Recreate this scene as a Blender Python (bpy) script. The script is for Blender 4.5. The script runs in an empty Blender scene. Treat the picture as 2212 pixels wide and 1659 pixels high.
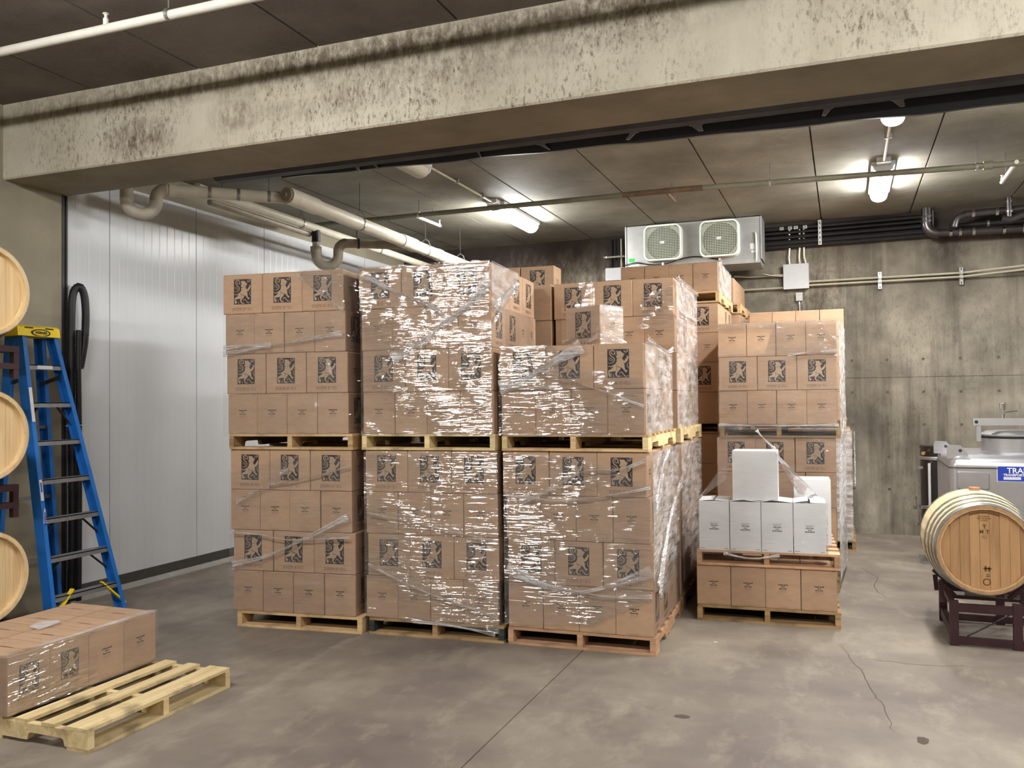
import bpy, bmesh, math, random
from mathutils import Vector, Matrix, Euler
random.seed(7)
PI = math.pi
SC = bpy.context.scene
COL = SC.collection

# ------------------------------------------------------------------ camera
cam_d = bpy.data.cameras.new('camera')
cam = bpy.data.objects.new('camera', cam_d)
COL.objects.link(cam)
SC.camera = cam
cam_d.sensor_fit = 'HORIZONTAL'
cam_d.sensor_width = 36.0
cam_d.lens = 1854.0 / 2212.0 * 36.0
cam_d.clip_start = 0.05
CAMH = 1.66
_d = Vector((717.0, 31.5, 1854.0)).normalized()          # depth axis seen by the camera (x right, y down, z forward)
_w = -Vector((-3690.0 - 1106.0, 915.0 - 829.5, 1854.0))
_w = (_w - _d * _w.dot(_d)).normalized()
_u = -_d.cross(_w)
right = Vector((_w.x, _d.x, _u.x))
down = Vector((_w.y, _d.y, _u.y))
fwd = Vector((_w.z, _d.z, _u.z))
M = Matrix.Identity(4)
for i in range(3):
    M[i][0] = right[i]; M[i][1] = -down[i]; M[i][2] = -fwd[i]
M[2][3] = CAMH
cam.matrix_world = M

# ------------------------------------------------------------------ world and exposure
wd = bpy.data.worlds.new('world'); SC.world = wd
wd.use_nodes = True
wd.node_tree.nodes['Background'].inputs[0].default_value = (0.9, 0.95, 1.0, 1)
wd.node_tree.nodes['Background'].inputs[1].default_value = 0.02
SC.view_settings.view_transform = 'Standard'
SC.view_settings.look = 'None'
SC.view_settings.gamma = 1.0
SC.view_settings.use_curve_mapping = False
SC.view_settings.exposure = 0.0
SC.cycles.use_light_tree = False
SC.cycles.max_bounces = 6
SC.cycles.diffuse_bounces = 3
SC.cycles.glossy_bounces = 2
SC.cycles.transmission_bounces = 2
SC.cycles.transparent_max_bounces = 8
SC.cycles.caustics_reflective = False
SC.cycles.caustics_refractive = False
LAMP = 182.0                                              # radiance of a lit lamp lens

# ------------------------------------------------------------------ materials
def srgb(r, g, b):
    f = lambda c: ((c / 255 + 0.055) / 1.055) ** 2.4 if c > 10 else c / 255 / 12.92
    return (f(r), f(g), f(b), 1.0)

class NT:
    def __init__(s, name):
        s.m = bpy.data.materials.new(name); s.m.use_nodes = True
        s.t = s.m.node_tree; s.t.nodes.clear()
        s.out = s.t.nodes.new('ShaderNodeOutputMaterial')
        s.tc = None
    def n(s, typ, ins=None, **kw):
        nd = s.t.nodes.new(typ)
        for k, v in kw.items(): setattr(nd, k, v)
        if ins:
            for k, v in ins.items(): s.put(nd, k, v)
        return nd
    def put(s, nd, k, v):
        sock = nd.inputs[k]
        if hasattr(v, 'is_output') or isinstance(v, bpy.types.NodeSocket): s.t.links.new(v, sock)
        else: sock.default_value = v
    def coord(s, scale=(1, 1, 1), loc=(0, 0, 0), rot=(0, 0, 0)):
        if not s.tc: s.tc = s.n('ShaderNodeTexCoord')
        mp = s.n('ShaderNodeMapping', {'Vector': s.tc.outputs['Object'], 'Scale': scale, 'Location': loc, 'Rotation': rot})
        return mp.outputs[0]
    def noise(s, scale=1.0, vec=(1, 1, 1), detail=4, rough=0.55, loc=(0, 0, 0), rot=(0, 0, 0), dist=0.0):
        nd = s.n('ShaderNodeTexNoise', {'Vector': s.coord(vec, loc, rot), 'Scale': scale, 'Detail': detail, 'Roughness': rough, 'Distortion': dist})
        return nd.outputs[0]
    def ramp(s, fac, a, b, ca=(0, 0, 0, 1), cb=(1, 1, 1, 1)):
        r = s.n('ShaderNodeValToRGB', {'Fac': fac})
        r.color_ramp.elements[0].position = a; r.color_ramp.elements[0].color = ca
        r.color_ramp.elements[1].position = b; r.color_ramp.elements[1].color = cb
        return r.outputs[0]
    def mix(s, fac, a, b, mode='MIX'):
        r = s.n('ShaderNodeMix', data_type='RGBA', blend_type=mode)
        s.put(r, 0, fac); s.put(r, 6, a); s.put(r, 7, b)
        return r.outputs[2]
    def math(s, op, a, b=0.0, clamp=False):
        r = s.n('ShaderNodeMath', operation=op, use_clamp=clamp)
        s.put(r, 0, a); s.put(r, 1, b)
        return r.outputs[0]
    def sep(s):
        if not s.tc: s.tc = s.n('ShaderNodeTexCoord')
        return s.n('ShaderNodeSeparateXYZ', {0: s.tc.outputs['Object']}).outputs
    def bump(s, h, strength=0.4, dist=0.01):
        return s.n('ShaderNodeBump', {'Height': h, 'Strength': strength, 'Distance': dist}).outputs[0]
    def pbr(s, col, rough=0.7, metal=0.0, normal=None, spec=0.5, **kw):
        p = s.n('ShaderNodeBsdfPrincipled')
        s.put(p, 'Base Color', col); s.put(p, 'Roughness', rough); s.put(p, 'Metallic', metal); s.put(p, 'Specular IOR Level', spec)
        if normal is not None: s.put(p, 'Normal', normal)
        for k, v in kw.items(): s.put(p, k, v)
        s.t.links.new(p.outputs[0], s.out.inputs[0])
        return s.m

MATS = {}
def plain(name, col, rough=0.6, metal=0.0, var=0.10, scale=14.0, bump=0.0, spec=0.4):
    """a plain colour with faint mottling, so no surface is perfectly even"""
    if name in MATS: return MATS[name]
    t = NT(name)
    f = t.noise(scale, detail=3)
    dark = tuple(c * (1 - var) for c in col[:3]) + (1,)
    lite = tuple(min(1, c * (1 + var)) for c in col[:3]) + (1,)
    c = t.ramp(f, 0.3, 0.7, dark, lite)
    nrm = t.bump(t.noise(scale * 12, detail=2), bump, 0.003) if bump else None
    MATS[name] = t.pbr(c, rough, metal, nrm, spec)
    return MATS[name]

def mat_cardboard(name, col, vary=0.12):
    t = NT(name)
    oi = t.n('ShaderNodeObjectInfo')
    f = t.noise(9, (1, 1, 3), 2)
    c = t.ramp(f, 0.3, 0.72, tuple(x * (1 - vary * .6) for x in col[:3]) + (1,), tuple(x * (1 + vary * .5) for x in col[:3]) + (1,))
    r = t.math('MULTIPLY_ADD', oi.outputs['Random'], vary)
    r.node.inputs[2].default_value = 1 - vary * .5
    c = t.mix(1.0, c, t.n('ShaderNodeCombineXYZ', {0: r, 1: r, 2: r}).outputs[0], 'MULTIPLY')
    h = t.noise(3, (.6, .6, 60), 1)
    return t.pbr(c, 0.62, 0, t.bump(h, 0.10, 0.002), 0.35)
CARD = mat_cardboard('cardboard', srgb(178, 147, 120))
WCARD = mat_cardboard('white_card', srgb(226, 227, 228), 0.03)
INK = plain('black_ink', srgb(46, 41, 42), 0.5, var=0.15)
INKB = plain('brown_ink', srgb(112, 78, 56), 0.6)
INKG = plain('grey_ink', srgb(128, 104, 86), 0.6)
PRTAN = plain('print_tan', srgb(172, 146, 120), 0.6, var=0.05)

def mat_wood(name, c0, c1, dirt=0.0, axis=0, rv=0.35):
    t = NT(name)
    oi = t.n('ShaderNodeObjectInfo')
    sc = [18, 18, 18]; sc[axis] = 1.3
    v = t.coord(tuple(sc))
    v2 = t.n('ShaderNodeVectorMath', {0: v}, operation='ADD')
    off = t.n('ShaderNodeCombineXYZ', {0: t.math('MULTIPLY', oi.outputs['Random'], 40.0), 1: t.math('MULTIPLY', oi.outputs['Random'], 17.0)})
    t.t.links.new(off.outputs[0], v2.inputs[1])
    g = t.n('ShaderNodeTexNoise', {'Vector': v2.outputs[0], 'Scale': 1.5, 'Detail': 3, 'Roughness': .6, 'Distortion': .6}).outputs[0]
    c = t.ramp(g, 0.3, 0.7, c0, c1)
    r = t.math('MULTIPLY_ADD', oi.outputs['Random'], rv); r.node.inputs[2].default_value = 1 - rv * .57
    c = t.mix(1.0, c, t.n('ShaderNodeCombineXYZ', {0: r, 1: r, 2: r}).outputs[0], 'MULTIPLY')
    if dirt:
        d = t.ramp(t.noise(5, detail=5), 0.55, 0.7)
        c = t.mix(t.math('MULTIPLY', d, dirt), c, srgb(62, 50, 40))
    return t.pbr(c, 0.75, 0, t.bump(g, 0.25, 0.004), 0.25)
PINE = mat_wood('pine_wood', srgb(184, 150, 108), srgb(214, 184, 140), 0.35)
PINE2 = mat_wood('pine_wood_pale', srgb(202, 176, 126), srgb(230, 210, 166), 0.55)
REDW = mat_wood('reddish_wood', srgb(168, 128, 98), srgb(204, 164, 130), 0.3)
OLDW = mat_wood('aged_wood', srgb(140, 112, 78), srgb(186, 154, 110), 0.5)
DARKW = mat_wood('dark_painted_wood', srgb(44, 50, 50), srgb(72, 78, 74), 0.2)

def mat_concrete(name, c0, c1, stain, amt, streak=0.0, speck=0.0, scale=1.0, top=None, patch=None, rough=0.85, spec=0.3, seed=0.0):
    t = NT(name)
    base = t.ramp(t.noise(1.6 * scale, detail=4, rough=.6, loc=(seed, seed, 0)), 0.3, 0.7, c0, c1)
    big = t.ramp(t.noise(0.55 * scale, detail=4, rough=.6, loc=(3 + seed, 1, 7)), 0.42, 0.68)
    c = t.mix(t.math('MULTIPLY', big, amt), base, stain)
    if streak:
        s1 = t.ramp(t.noise(1.0, (3.2, 3.2, 0.28), 4, .65, loc=(seed, 5, 0)), 0.48, 0.72)
        c = t.mix(t.math('MULTIPLY', s1, streak), c, stain)
        s2 = t.ramp(t.noise(1.0, (9, 9, 0.35), 2, .6, loc=(1, seed, 0)), 0.6, 0.75)
        c = t.mix(t.math('MULTIPLY', s2, streak * .35), c, c1)
    if speck:
        cl = t.ramp(t.noise(1.3, detail=3, rough=.65, loc=(9 + seed, 2, 0)), 0.37, 0.60)
        sp = t.ramp(t.noise(46, (1, 1, .45), 3, .85), 0.52, 0.66)
        sp2 = t.ramp(t.noise(12, (1, 1, .4), 4, .8, loc=(seed, 3, 3)), 0.50, 0.72)
        sp = t.math('ADD', t.math('MULTIPLY', sp, .75), t.math('MULTIPLY', sp2, .45), True)
        c = t.mix(t.math('MULTIPLY', t.math('MULTIPLY', sp, cl), speck), c, stain)
    if patch:                                            # mould blooms with a shape of their own
        x, y, z = t.sep()
        nz = t.ramp(t.noise(16, (1, 1, .5), 4, .75), 0.36, 0.62)
        for (px, pz, rx, rz, k) in patch:
            dx = t.math('DIVIDE', t.math('SUBTRACT', x, px), rx); dz = t.math('DIVIDE', t.math('SUBTRACT', z, pz), rz)
            r2 = t.math('ADD', t.math('MULTIPLY', dx, dx), t.math('MULTIPLY', dz, dz))
            m = t.math('SUBTRACT', 1.0, r2, True)
            c = t.mix(t.math('MULTIPLY', t.math('MULTIPLY', m, nz), k), c, stain)
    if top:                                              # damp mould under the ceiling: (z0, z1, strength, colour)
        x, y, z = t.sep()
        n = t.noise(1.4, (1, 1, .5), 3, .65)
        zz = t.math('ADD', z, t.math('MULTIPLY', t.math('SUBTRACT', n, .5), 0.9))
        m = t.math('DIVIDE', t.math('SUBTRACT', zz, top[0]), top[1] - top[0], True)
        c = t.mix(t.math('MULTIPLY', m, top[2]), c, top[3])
    h = t.noise(26 * scale, detail=3, rough=.7)
    return t.pbr(c, rough, 0, t.bump(h, 0.35, 0.004), spec)

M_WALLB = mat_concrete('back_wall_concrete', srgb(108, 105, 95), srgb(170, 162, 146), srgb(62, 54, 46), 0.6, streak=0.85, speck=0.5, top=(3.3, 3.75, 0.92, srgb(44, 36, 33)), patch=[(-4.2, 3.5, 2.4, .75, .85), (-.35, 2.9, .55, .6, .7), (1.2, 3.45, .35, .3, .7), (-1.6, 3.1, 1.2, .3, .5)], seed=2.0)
M_WALLC = mat_concrete('side_wall_concrete', srgb(144, 137, 119), srgb(166, 159, 140), srgb(104, 96, 82), 0.4, speck=0.2, seed=5.0)
M_CEIL = mat_concrete('ceiling_concrete', srgb(118, 116, 106), srgb(150, 147, 134), srgb(66, 60, 52), 0.6, speck=0.5, rough=0.72, spec=0.4, seed=8.0)
M_CEILF = mat_concrete('front_ceiling_concrete', srgb(112, 104, 99), srgb(132, 124, 118), srgb(58, 48, 44), 0.6, speck=0.5, rough=0.75, seed=11.0)
M_BEAM = mat_concrete('beam_concrete', srgb(190, 183, 164), srgb(210, 204, 187), srgb(92, 76, 60), 0.22, streak=0.15, speck=1.0, rough=0.75,
                      patch=[(-4.75, 3.60, .38, .17, .95), (-3.9, 3.68, .26, .17, .7), (-2.4, 3.78, 1.1, .22, .55), (-4.2, 3.93, 2.6, .16, .75), (-1.2, 3.86, 1.0, .18, .55), (-3.3, 3.62, .8, .1, .4), (-2.5, 3.96, 1.5, .10, .85), (-.9, 3.97, 1.3, .09, .75)], seed=1.0)
def mat_floor():
    t = NT('floor_concrete')
    c = t.ramp(t.noise(0.9, detail=4, rough=.62, loc=(4, 2, 0)), 0.3, 0.72, srgb(106, 97, 91), srgb(154, 144, 129))
    b = t.ramp(t.noise(0.5, (1, 1.5, 1), 5, .65, loc=(1, 8, 0)), 0.42, 0.70)
    c = t.mix(t.math('MULTIPLY', b, .7), c, srgb(94, 83, 79))
    b3 = t.ramp(t.noise(1.7, (1.2, .7, 1), 4, .7, loc=(2, 2, 3)), 0.5, 0.66)
    c = t.mix(t.math('MULTIPLY', b3, .45), c, srgb(100, 88, 84))
    b2 = t.ramp(t.noise(2.6, (1.6, .8, 1), 5, .7, loc=(6, 3, 0)), 0.52, 0.70)
    c = t.mix(t.math('MULTIPLY', b2, .35), c, srgb(172, 162, 142))
    sp = t.ramp(t.noise(60, detail=2, rough=.8), 0.60, 0.72)
    c = t.mix(t.math('MULTIPLY', sp, .35), c, srgb(84, 76, 68))
    rg = t.math('MULTIPLY_ADD', t.noise(3, detail=4), 0.25); rg.node.inputs[2].default_value = 0.42
    return t.pbr(c, rg, 0, t.bump(t.noise(45, detail=2, rough=.7), .15, .003), 0.4)
M_FLOOR = mat_floor()
CRACK = plain('crack_dirt', srgb(86, 76, 66), 0.9)
JOINT = plain('joint_dirt', srgb(56, 48, 42), 0.9)
M_PANEL = plain('white_panel', srgb(206, 210, 214), 0.36, var=0.03, scale=2)
M_DARK = plain('dark_metal', srgb(62, 60, 62), 0.5, .4)
M_BLACK = plain('black_rubber', srgb(26, 25, 28), 0.5, var=.25)
M_BLKPLAST = plain('black_plastic_sheet', srgb(22, 23, 28), 0.45, var=.3, scale=5, bump=.3)
M_TORN = plain('grey_dusty_foil', srgb(150, 150, 154), 0.7, var=.25, scale=20)
M_PVC = plain('pvc_pipe', srgb(206, 200, 184), 0.42, var=.08, scale=8)
M_PVCD = plain('dusty_pvc', srgb(160, 152, 138), 0.55, var=.12, scale=10)
M_PIPEW = plain('white_painted_pipe', srgb(214, 210, 200), 0.45, var=.06)
M_PIPEG = plain('grey_green_pipe', srgb(120, 118, 102), 0.5, .2, var=.12, scale=9)
M_RUST = plain('rusty_pipe', srgb(104, 86, 68), 0.7, .2, var=.3, scale=18)
M_GALV = plain('galvanised_steel', srgb(176, 176, 172), 0.38, .85, var=.12, scale=20)
M_CHROME = plain('chrome', srgb(220, 220, 222), 0.12, 1.0, var=.04)
M_STEEL = plain('stainless_steel', srgb(188, 188, 192), 0.34, .92, var=.07, scale=5)
M_STEELD = plain('dark_stainless', srgb(86, 82, 84), 0.3, .85, var=.15, scale=5)
M_EMT = plain('conduit_steel', srgb(206, 200, 178), 0.35, .55, var=.06)
M_WMETAL = plain('white_metal', srgb(200, 202, 204), 0.4, .1, var=.04)
M_GMETAL = plain('evaporator_metal', srgb(178, 180, 180), 0.4, .55, var=.06)
M_GREYBOX = plain('grey_box_paint', srgb(188, 190, 194), 0.45, .05, var=.03)
M_GRILLE = plain('fan_grille', srgb(196, 203, 186), 0.5, var=.03)
M_FAN = plain('fan_dark', srgb(34, 44, 34), 0.6, var=.2)
M_GREEN = plain('green_sticker', srgb(20, 190, 70), 0.5)
M_BLUE = plain('ladder_blue', srgb(36, 112, 196), 0.42, var=.10, scale=12)
M_YEL = plain('ladder_yellow', srgb(248, 216, 24), 0.45, var=.05)
M_ALU = plain('step_aluminium', srgb(150, 150, 152), 0.5, .6, var=.12, scale=30)
M_LBL = plain('white_label', srgb(222, 224, 226), 0.5, var=.04)
M_LBLUE = plain('label_blue', srgb(36, 58, 160), 0.4, var=.05)
M_SILVER = plain('silver_print', srgb(196, 200, 214), 0.5, var=.03)
M_MAROON = plain('maroon_steel', srgb(62, 38, 42), 0.5, .2, var=.2, scale=10)
M_HEAD = mat_wood('barrel_head_oak', srgb(168, 130, 92), srgb(196, 155, 112), 0.06, 2, .14)
M_HEADL = mat_wood('pale_barrel_oak', srgb(206, 174, 128), srgb(228, 200, 156), 0.05, 2, .10)
M_STAVE = mat_wood('stave_oak', srgb(204, 184, 142), srgb(224, 208, 172), 0.05, 1, .12)
M_HOOP = plain('hoop_steel', srgb(148, 148, 146), 0.4, .8, var=.15, scale=12)
M_STAMP = plain('burnt_stamp', srgb(104, 70, 36), 0.7)

def mat_emit(name, col, k):
    t = NT(name)
    e = t.n('ShaderNodeEmission', {'Color': col, 'Strength': k})
    t.t.links.new(e.outputs[0], t.out.inputs[0])
    return t.m
M_LIT = mat_emit('lit_lens', (1.0, 0.982, 0.945, 1), LAMP)
M_LENS = plain('unlit_lens', srgb(190, 184, 170), 0.4, var=.05)

def mat_film(name, milk, gloss, streak, zscale=34, tilt=0.06, seed=0.0, lo=.36, hi=.62):
    """clear stretch film: see-through, with fine tight wrinkles that catch the lamps"""
    t = NT(name)
    st = t.noise(1.0, (4.5, 4.5, zscale), 2, .5, loc=(seed, seed, 0), rot=(tilt, tilt, 0), dist=.2)
    st2 = t.noise(1.0, (9, 9, zscale * 2.6), 1, .5, loc=(2, seed, 1), rot=(-tilt, -tilt * .5, 0))
    mk = t.ramp(t.noise(1.0, (2.2, 2.2, 3.0), 3, .55, loc=(seed * 3, 4, 2)), lo, hi)
    h = t.math('MULTIPLY', t.math('ADD', st, t.math('MULTIPLY', st2, .18)), t.math('ADD', t.math('MULTIPLY', mk, .9), .1))
    nb = t.bump(h, 1.0, 0.022 * streak)
    gl = t.n('ShaderNodeBsdfGlossy', {'Color': (1, 1, 1, 1), 'Roughness': 0.085, 'Normal': nb})
    tr = t.n('ShaderNodeBsdfTransparent', {'Color': (.97, .97, .975, 1)})
    lw = t.n('ShaderNodeLayerWeight', {'Blend': 0.15})
    fac = t.math('ADD', t.math('MULTIPLY', lw.outputs['Fresnel'], .5), t.math('MULTIPLY', t.math('ADD', t.math('MULTIPLY', mk, .8), .2), gloss), True)
    m1 = t.n('ShaderNodeMixShader', {0: fac, 1: tr.outputs[0], 2: gl.outputs[0]})
    df = t.n('ShaderNodeBsdfDiffuse', {'Color': (.86, .86, .88, 1), 'Normal': nb})
    mf = t.math('MULTIPLY', t.ramp(t.noise(1.0, (4, 4, 14), 4, .6, loc=(seed, 1, 5)), .3, .75), milk)
    m2 = t.n('ShaderNodeMixShader', {0: mf, 1: m1.outputs[0], 2: df.outputs[0]})
    t.t.links.new(m2.outputs[0], t.out.inputs[0])
    return t.m
FILM = mat_film('stretch_film', 0.07, 0.10, .8, 46)
FILMH = mat_film('stretch_film_tight', 0.07, 0.26, 1.05, 44, .1, 3.0, .35, .60)
FILMM = mat_film('stretch_film_milky', 0.50, 0.14, 1.0, 26, .2, 5.0)
FILMR = mat_film('bunched_film', 0.62, 0.14, .8, 90, .3, 7.0, .1, .3)
FILMG = mat_film('stretch_film_cloudy', 0.95, 0.12, .8, 20, .3, 9.0)

# ------------------------------------------------------------------ mesh helpers
class MB:
    def __init__(s): s.v = []; s.f = []; s.m = []; s.mi = 0
    def add(s, vs, fs):
        o = len(s.v); s.v += [tuple(v) for v in vs]
        for f in fs: s.f.append(tuple(i + o for i in f)); s.m.append(s.mi)
        return s
    def box(s, x0, x1, y0, y1, z0, z1):
        return s.add([(x0, y0, z0), (x1, y0, z0), (x1, y1, z0), (x0, y1, z0), (x0, y0, z1), (x1, y0, z1), (x1, y1, z1), (x0, y1, z1)],
                     [(0, 3, 2, 1), (4, 5, 6, 7), (0, 1, 5, 4), (1, 2, 6, 5), (2, 3, 7, 6), (3, 0, 4, 7)])
    def bar(s, p0, p1, w, h, up=(0, 0, 1)):
        """a box of width w and height h along p0-p1"""
        p0 = Vector(p0); p1 = Vector(p1); d = (p1 - p0).normalized(); u = Vector(up)
        r = d.cross(u)
        if r.length < 1e-4: r = d.cross(Vector((0, 1, 0)))
        r.normalize(); u = r.cross(d)
        vs = []
        for p in (p0, p1):
            for a, b in ((-1, -1), (1, -1), (1, 1), (-1, 1)): vs.append(p + r * (w / 2 * a) + u * (h / 2 * b))
        return s.add(vs, [(0, 1, 2, 3), (7, 6, 5, 4), (0, 4, 5, 1), (1, 5, 6, 2), (2, 6, 7, 3), (3, 7, 4, 0)])
    def tube(s, pts, r, n=10, cap=True):
        pts = [Vector(p) for p in pts]; k = len(pts)
        rs = r if isinstance(r, (list, tuple)) else [r] * k
        t0 = (pts[1] - pts[0]).normalized()
        a = Vector((0, 0, 1)) if abs(t0.z) < .9 else Vector((1, 0, 0))
        nrm = (a - t0 * a.dot(t0)).normalized(); vs = []; fs = []
        for i in range(k):
            t = (pts[min(i + 1, k - 1)] - pts[max(i - 1, 0)]).normalized()
            nrm = (nrm - t * nrm.dot(t)).normalized(); b = t.cross(nrm)
            for j in range(n):
                an = 2 * PI * j / n
                vs.append(pts[i] + (nrm * math.cos(an) + b * math.sin(an)) * rs[i])
        for i in range(k - 1):
            for j in range(n):
                j2 = (j + 1) % n
                fs.append((i * n + j, i * n + j2, (i + 1) * n + j2, (i + 1) * n + j))
        if cap: fs.append(tuple(range(n - 1, -1, -1))); fs.append(tuple((k - 1) * n + j for j in range(n)))
        return s.add(vs, fs)
    def lathe(s, prof, n=32, axis='z', c=(0, 0, 0), close=False):
        """prof: list of (radius, height)"""
        vs = []; fs = []
        for (r, h) in prof:
            for j in range(n):
                a = 2 * PI * j / n; p = (r * math.cos(a), r * math.sin(a), h)
                if axis == 'y': p = (p[0], h, p[1])
                if axis == 'x': p = (h, p[0], p[1])
                vs.append((p[0] + c[0], p[1] + c[1], p[2] + c[2]))
        k = len(prof); rng = k if close else k - 1
        for i in range(rng):
            for j in range(n):
                j2 = (j + 1) % n; i2 = (i + 1) % k
                f = (i * n + j, i * n + j2, i2 * n + j2, i2 * n + j)
                fs.append(f if axis != 'y' else f[::-1])
        if not close:
            fs.append(tuple(range(n - 1, -1, -1)) if axis != 'y' else tuple(range(n)))
            e = tuple((k - 1) * n + j for j in range(n)); fs.append(e if axis != 'y' else e[::-1])
        return s.add(vs, fs)
    def prism(s, poly, axis, a0, a1):
        """extrude a 2-D outline along an axis: 'x' -> (y,z), 'y' -> (x,z), 'z' -> (x,y)"""
        n = len(poly); vs = []
        for a in (a0, a1):
            for (u, v) in poly: vs.append({'x': (a, u, v), 'y': (u, a, v), 'z': (u, v, a)}[axis])
        ar = sum(poly[i][0] * poly[(i + 1) % n][1] - poly[(i + 1) % n][0] * poly[i][1] for i in range(n))
        flip = (ar < 0) != (axis == 'y')
        fs = [tuple(range(n)), tuple(range(2 * n - 1, n - 1, -1))] + [(i, n + i, n + (i + 1) % n, (i + 1) % n) for i in range(n)]
        fs = [f if flip else f[::-1] for f in fs]
        return s.add(vs, fs)
    def ribbon(s, pts, w, y=0.0, taper=True):
        """flat stroke in the x-z plane facing -y"""
        k = len(pts); L = []; R = []
        for i in range(k):
            a = pts[max(i - 1, 0)]; b = pts[min(i + 1, k - 1)]
            dx, dz = b[0] - a[0], b[1] - a[1]; l = math.hypot(dx, dz) or 1
            ww = w / 2 * (min(1, .35 + 1.3 * min(i, k - 1 - i) / max(1, k - 1) * 2) if taper else 1)
            nx, nz = -dz / l * ww, dx / l * ww
            L.append((pts[i][0] + nx, y, pts[i][1] + nz)); R.append((pts[i][0] - nx, y, pts[i][1] - nz))
        return s.add(L + R, [(i, i + 1, k + i + 1, k + i)[::-1] for i in range(k - 1)])
    def mesh(s, name, smooth=None):
        me = bpy.data.meshes.new(name); me.from_pydata(s.v, [], s.f); me.update()
        if any(s.m): me.polygons.foreach_set('material_index', s.m)
        if smooth:
            me.polygons.foreach_set('use_smooth', [True] * len(me.polygons)); me.set_sharp_from_angle(angle=math.radians(smooth))
        return me

def link(name, me, mats=None, parent=None, loc=(0, 0, 0), rot=(0, 0, 0)):
    o = bpy.data.objects.new(name, me); COL.objects.link(o)
    if mats and me is not None and not len(me.materials):
        for m in (mats if isinstance(mats, (list, tuple)) else [mats]): me.materials.append(m)
    o.location = loc; o.rotation_euler = rot
    if parent is not None: o.parent = parent
    return o
def tag(o, label=None, cat=None, group=None, kind=None):
    if label: o['label'] = label
    if cat: o['category'] = cat
    if group: o['group'] = group
    if kind: o['kind'] = kind
    return o
class Thing:
    """an Empty at the base; parts are written in world coordinates (or local ones when local=True)"""
    def __init__(s, name, label, cat, loc=(0, 0, 0), rz=0.0, group=None, local=False, kind=None):
        s.o = link(name, None, None, None, loc, (0, 0, rz)); tag(s.o, label, cat, group, kind)
        s.off = Vector((0, 0, 0)) if local else Vector(loc)
    def part(s, name, mb, mat, smooth=None, parent=None, label=None):
        mb.v = [(v[0] - s.off.x, v[1] - s.off.y, v[2] - s.off.z) for v in mb.v]
        o = link(name, mb.mesh(name, smooth), mat, parent or s.o)
        if label: o['label'] = label
        return o
def struct(name, mb, mat, smooth=None, parent=None):
    o = link(name, mb.mesh(name, smooth), mat, parent)
    if parent is None: o['kind'] = 'structure'
    return o
def catmull(p, n=6):
    out = []
    for i in range(len(p) - 1):
        a, b, c, d = p[max(i - 1, 0)], p[i], p[i + 1], p[min(i + 2, len(p) - 1)]
        for k in range(n):
            t = k / n
            out.append(tuple(.5 * (2 * b[q] + (c[q] - a[q]) * t + (2 * a[q] - 5 * b[q] + 4 * c[q] - d[q]) * t * t + (3 * b[q] - a[q] - 3 * c[q] + d[q]) * t ** 3) for q in range(len(b))))
    out.append(tuple(p[-1])); return out
def text_mesh(body, size, ax='CENTER', thick=0.0):
    cu = bpy.data.curves.new('txt', 'FONT'); cu.body = body; cu.size = size; cu.align_x = ax; cu.align_y = 'CENTER'; cu.resolution_u = 2; cu.offset = thick
    o = bpy.data.objects.new('txt', cu); COL.objects.link(o)
    dg = bpy.context.evaluated_depsgraph_get(); dg.update()
    me = bpy.data.meshes.new_from_object(o.evaluated_get(dg))
    vs = [tuple(v.co) for v in me.vertices]; fs = [tuple(p.vertices) for p in me.polygons]
    bpy.data.objects.remove(o); bpy.data.curves.remove(cu); bpy.data.meshes.remove(me)
    return vs, fs
def put_text(mb, body, size, cx, cz, y, thick=0.0, flip=False):
    vs, fs = text_mesh(body, size, thick=thick); k = -1 if flip else 1
    mb.add([(cx + k * v[0], y, cz + k * v[1]) for v in vs], fs)

# ------------------------------------------------------------------ the setting
XW, YW = -6.14, 11.45
ZF, ZB = 4.03, 3.907                       # ceiling heights before and behind the beam
XR, YF = 6.2, -6.5
# floor: slabs with a saw-cut joint between them
fl = link('floor', MB().box(XW - .3, XR + .3, YF - .3, YW + .3, -0.2, -0.02).mesh('floor'), JOINT); fl['kind'] = 'structure'
for (x0, x1) in ((XW - .3, -1.653), (-1.645, 2.75), (2.758, XR + .3)):
    for (y0, y1) in ((YF - .3, 0.9), (0.908, YW + .3)):
        struct('slab', MB().box(x0, x1, y0, y1, -0.02, 0.0), M_FLOOR, parent=fl)
def crack(pts, w):
    p = catmull([(a, b) for a, b in pts], 5); rnd = random.Random(3)
    p = [(a + rnd.uniform(-.012, .012), b + rnd.uniform(-.012, .012)) for a, b in p]
    mb = MB(); mb.ribbon(p, w); mb.v = [(v[0], v[2], 0.0008) for v in mb.v]
    mb.f = [f[::-1] for f in mb.f]
    link('crack', mb.mesh('crack'), CRACK, fl)
crack([(-.04, 6.2), (.06, 5.7), (.12, 5.3), (.17, 5.05), (.2, 4.7)], .006)
crack([(.34, 3.95), (.55, 3.55), (.8, 3.2), (1.05, 2.85), (1.12, 2.6)], .006)
crack([(.1, 9.2), (.25, 8.7), (.22, 8.2), (.3, 7.8)], .006)
crack([(.1, 5.95), (.4, 5.92), (.7, 5.98)], .004)
for (x, y, rx, ry) in ((-.82, 4.55, .045, .03), (-.15, 3.75, .03, .02), (.33, 4.62, .03, .05)):
    mb = MB(); mb.add([(x + rx * math.cos(a * PI / 7) * random.uniform(.8, 1.15), y + ry * math.sin(a * PI / 7) * random.uniform(.8, 1.15), .0009) for a in range(14)], [tuple(range(14))])
    link('stain', mb.mesh('stain'), CRACK, fl)

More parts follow.
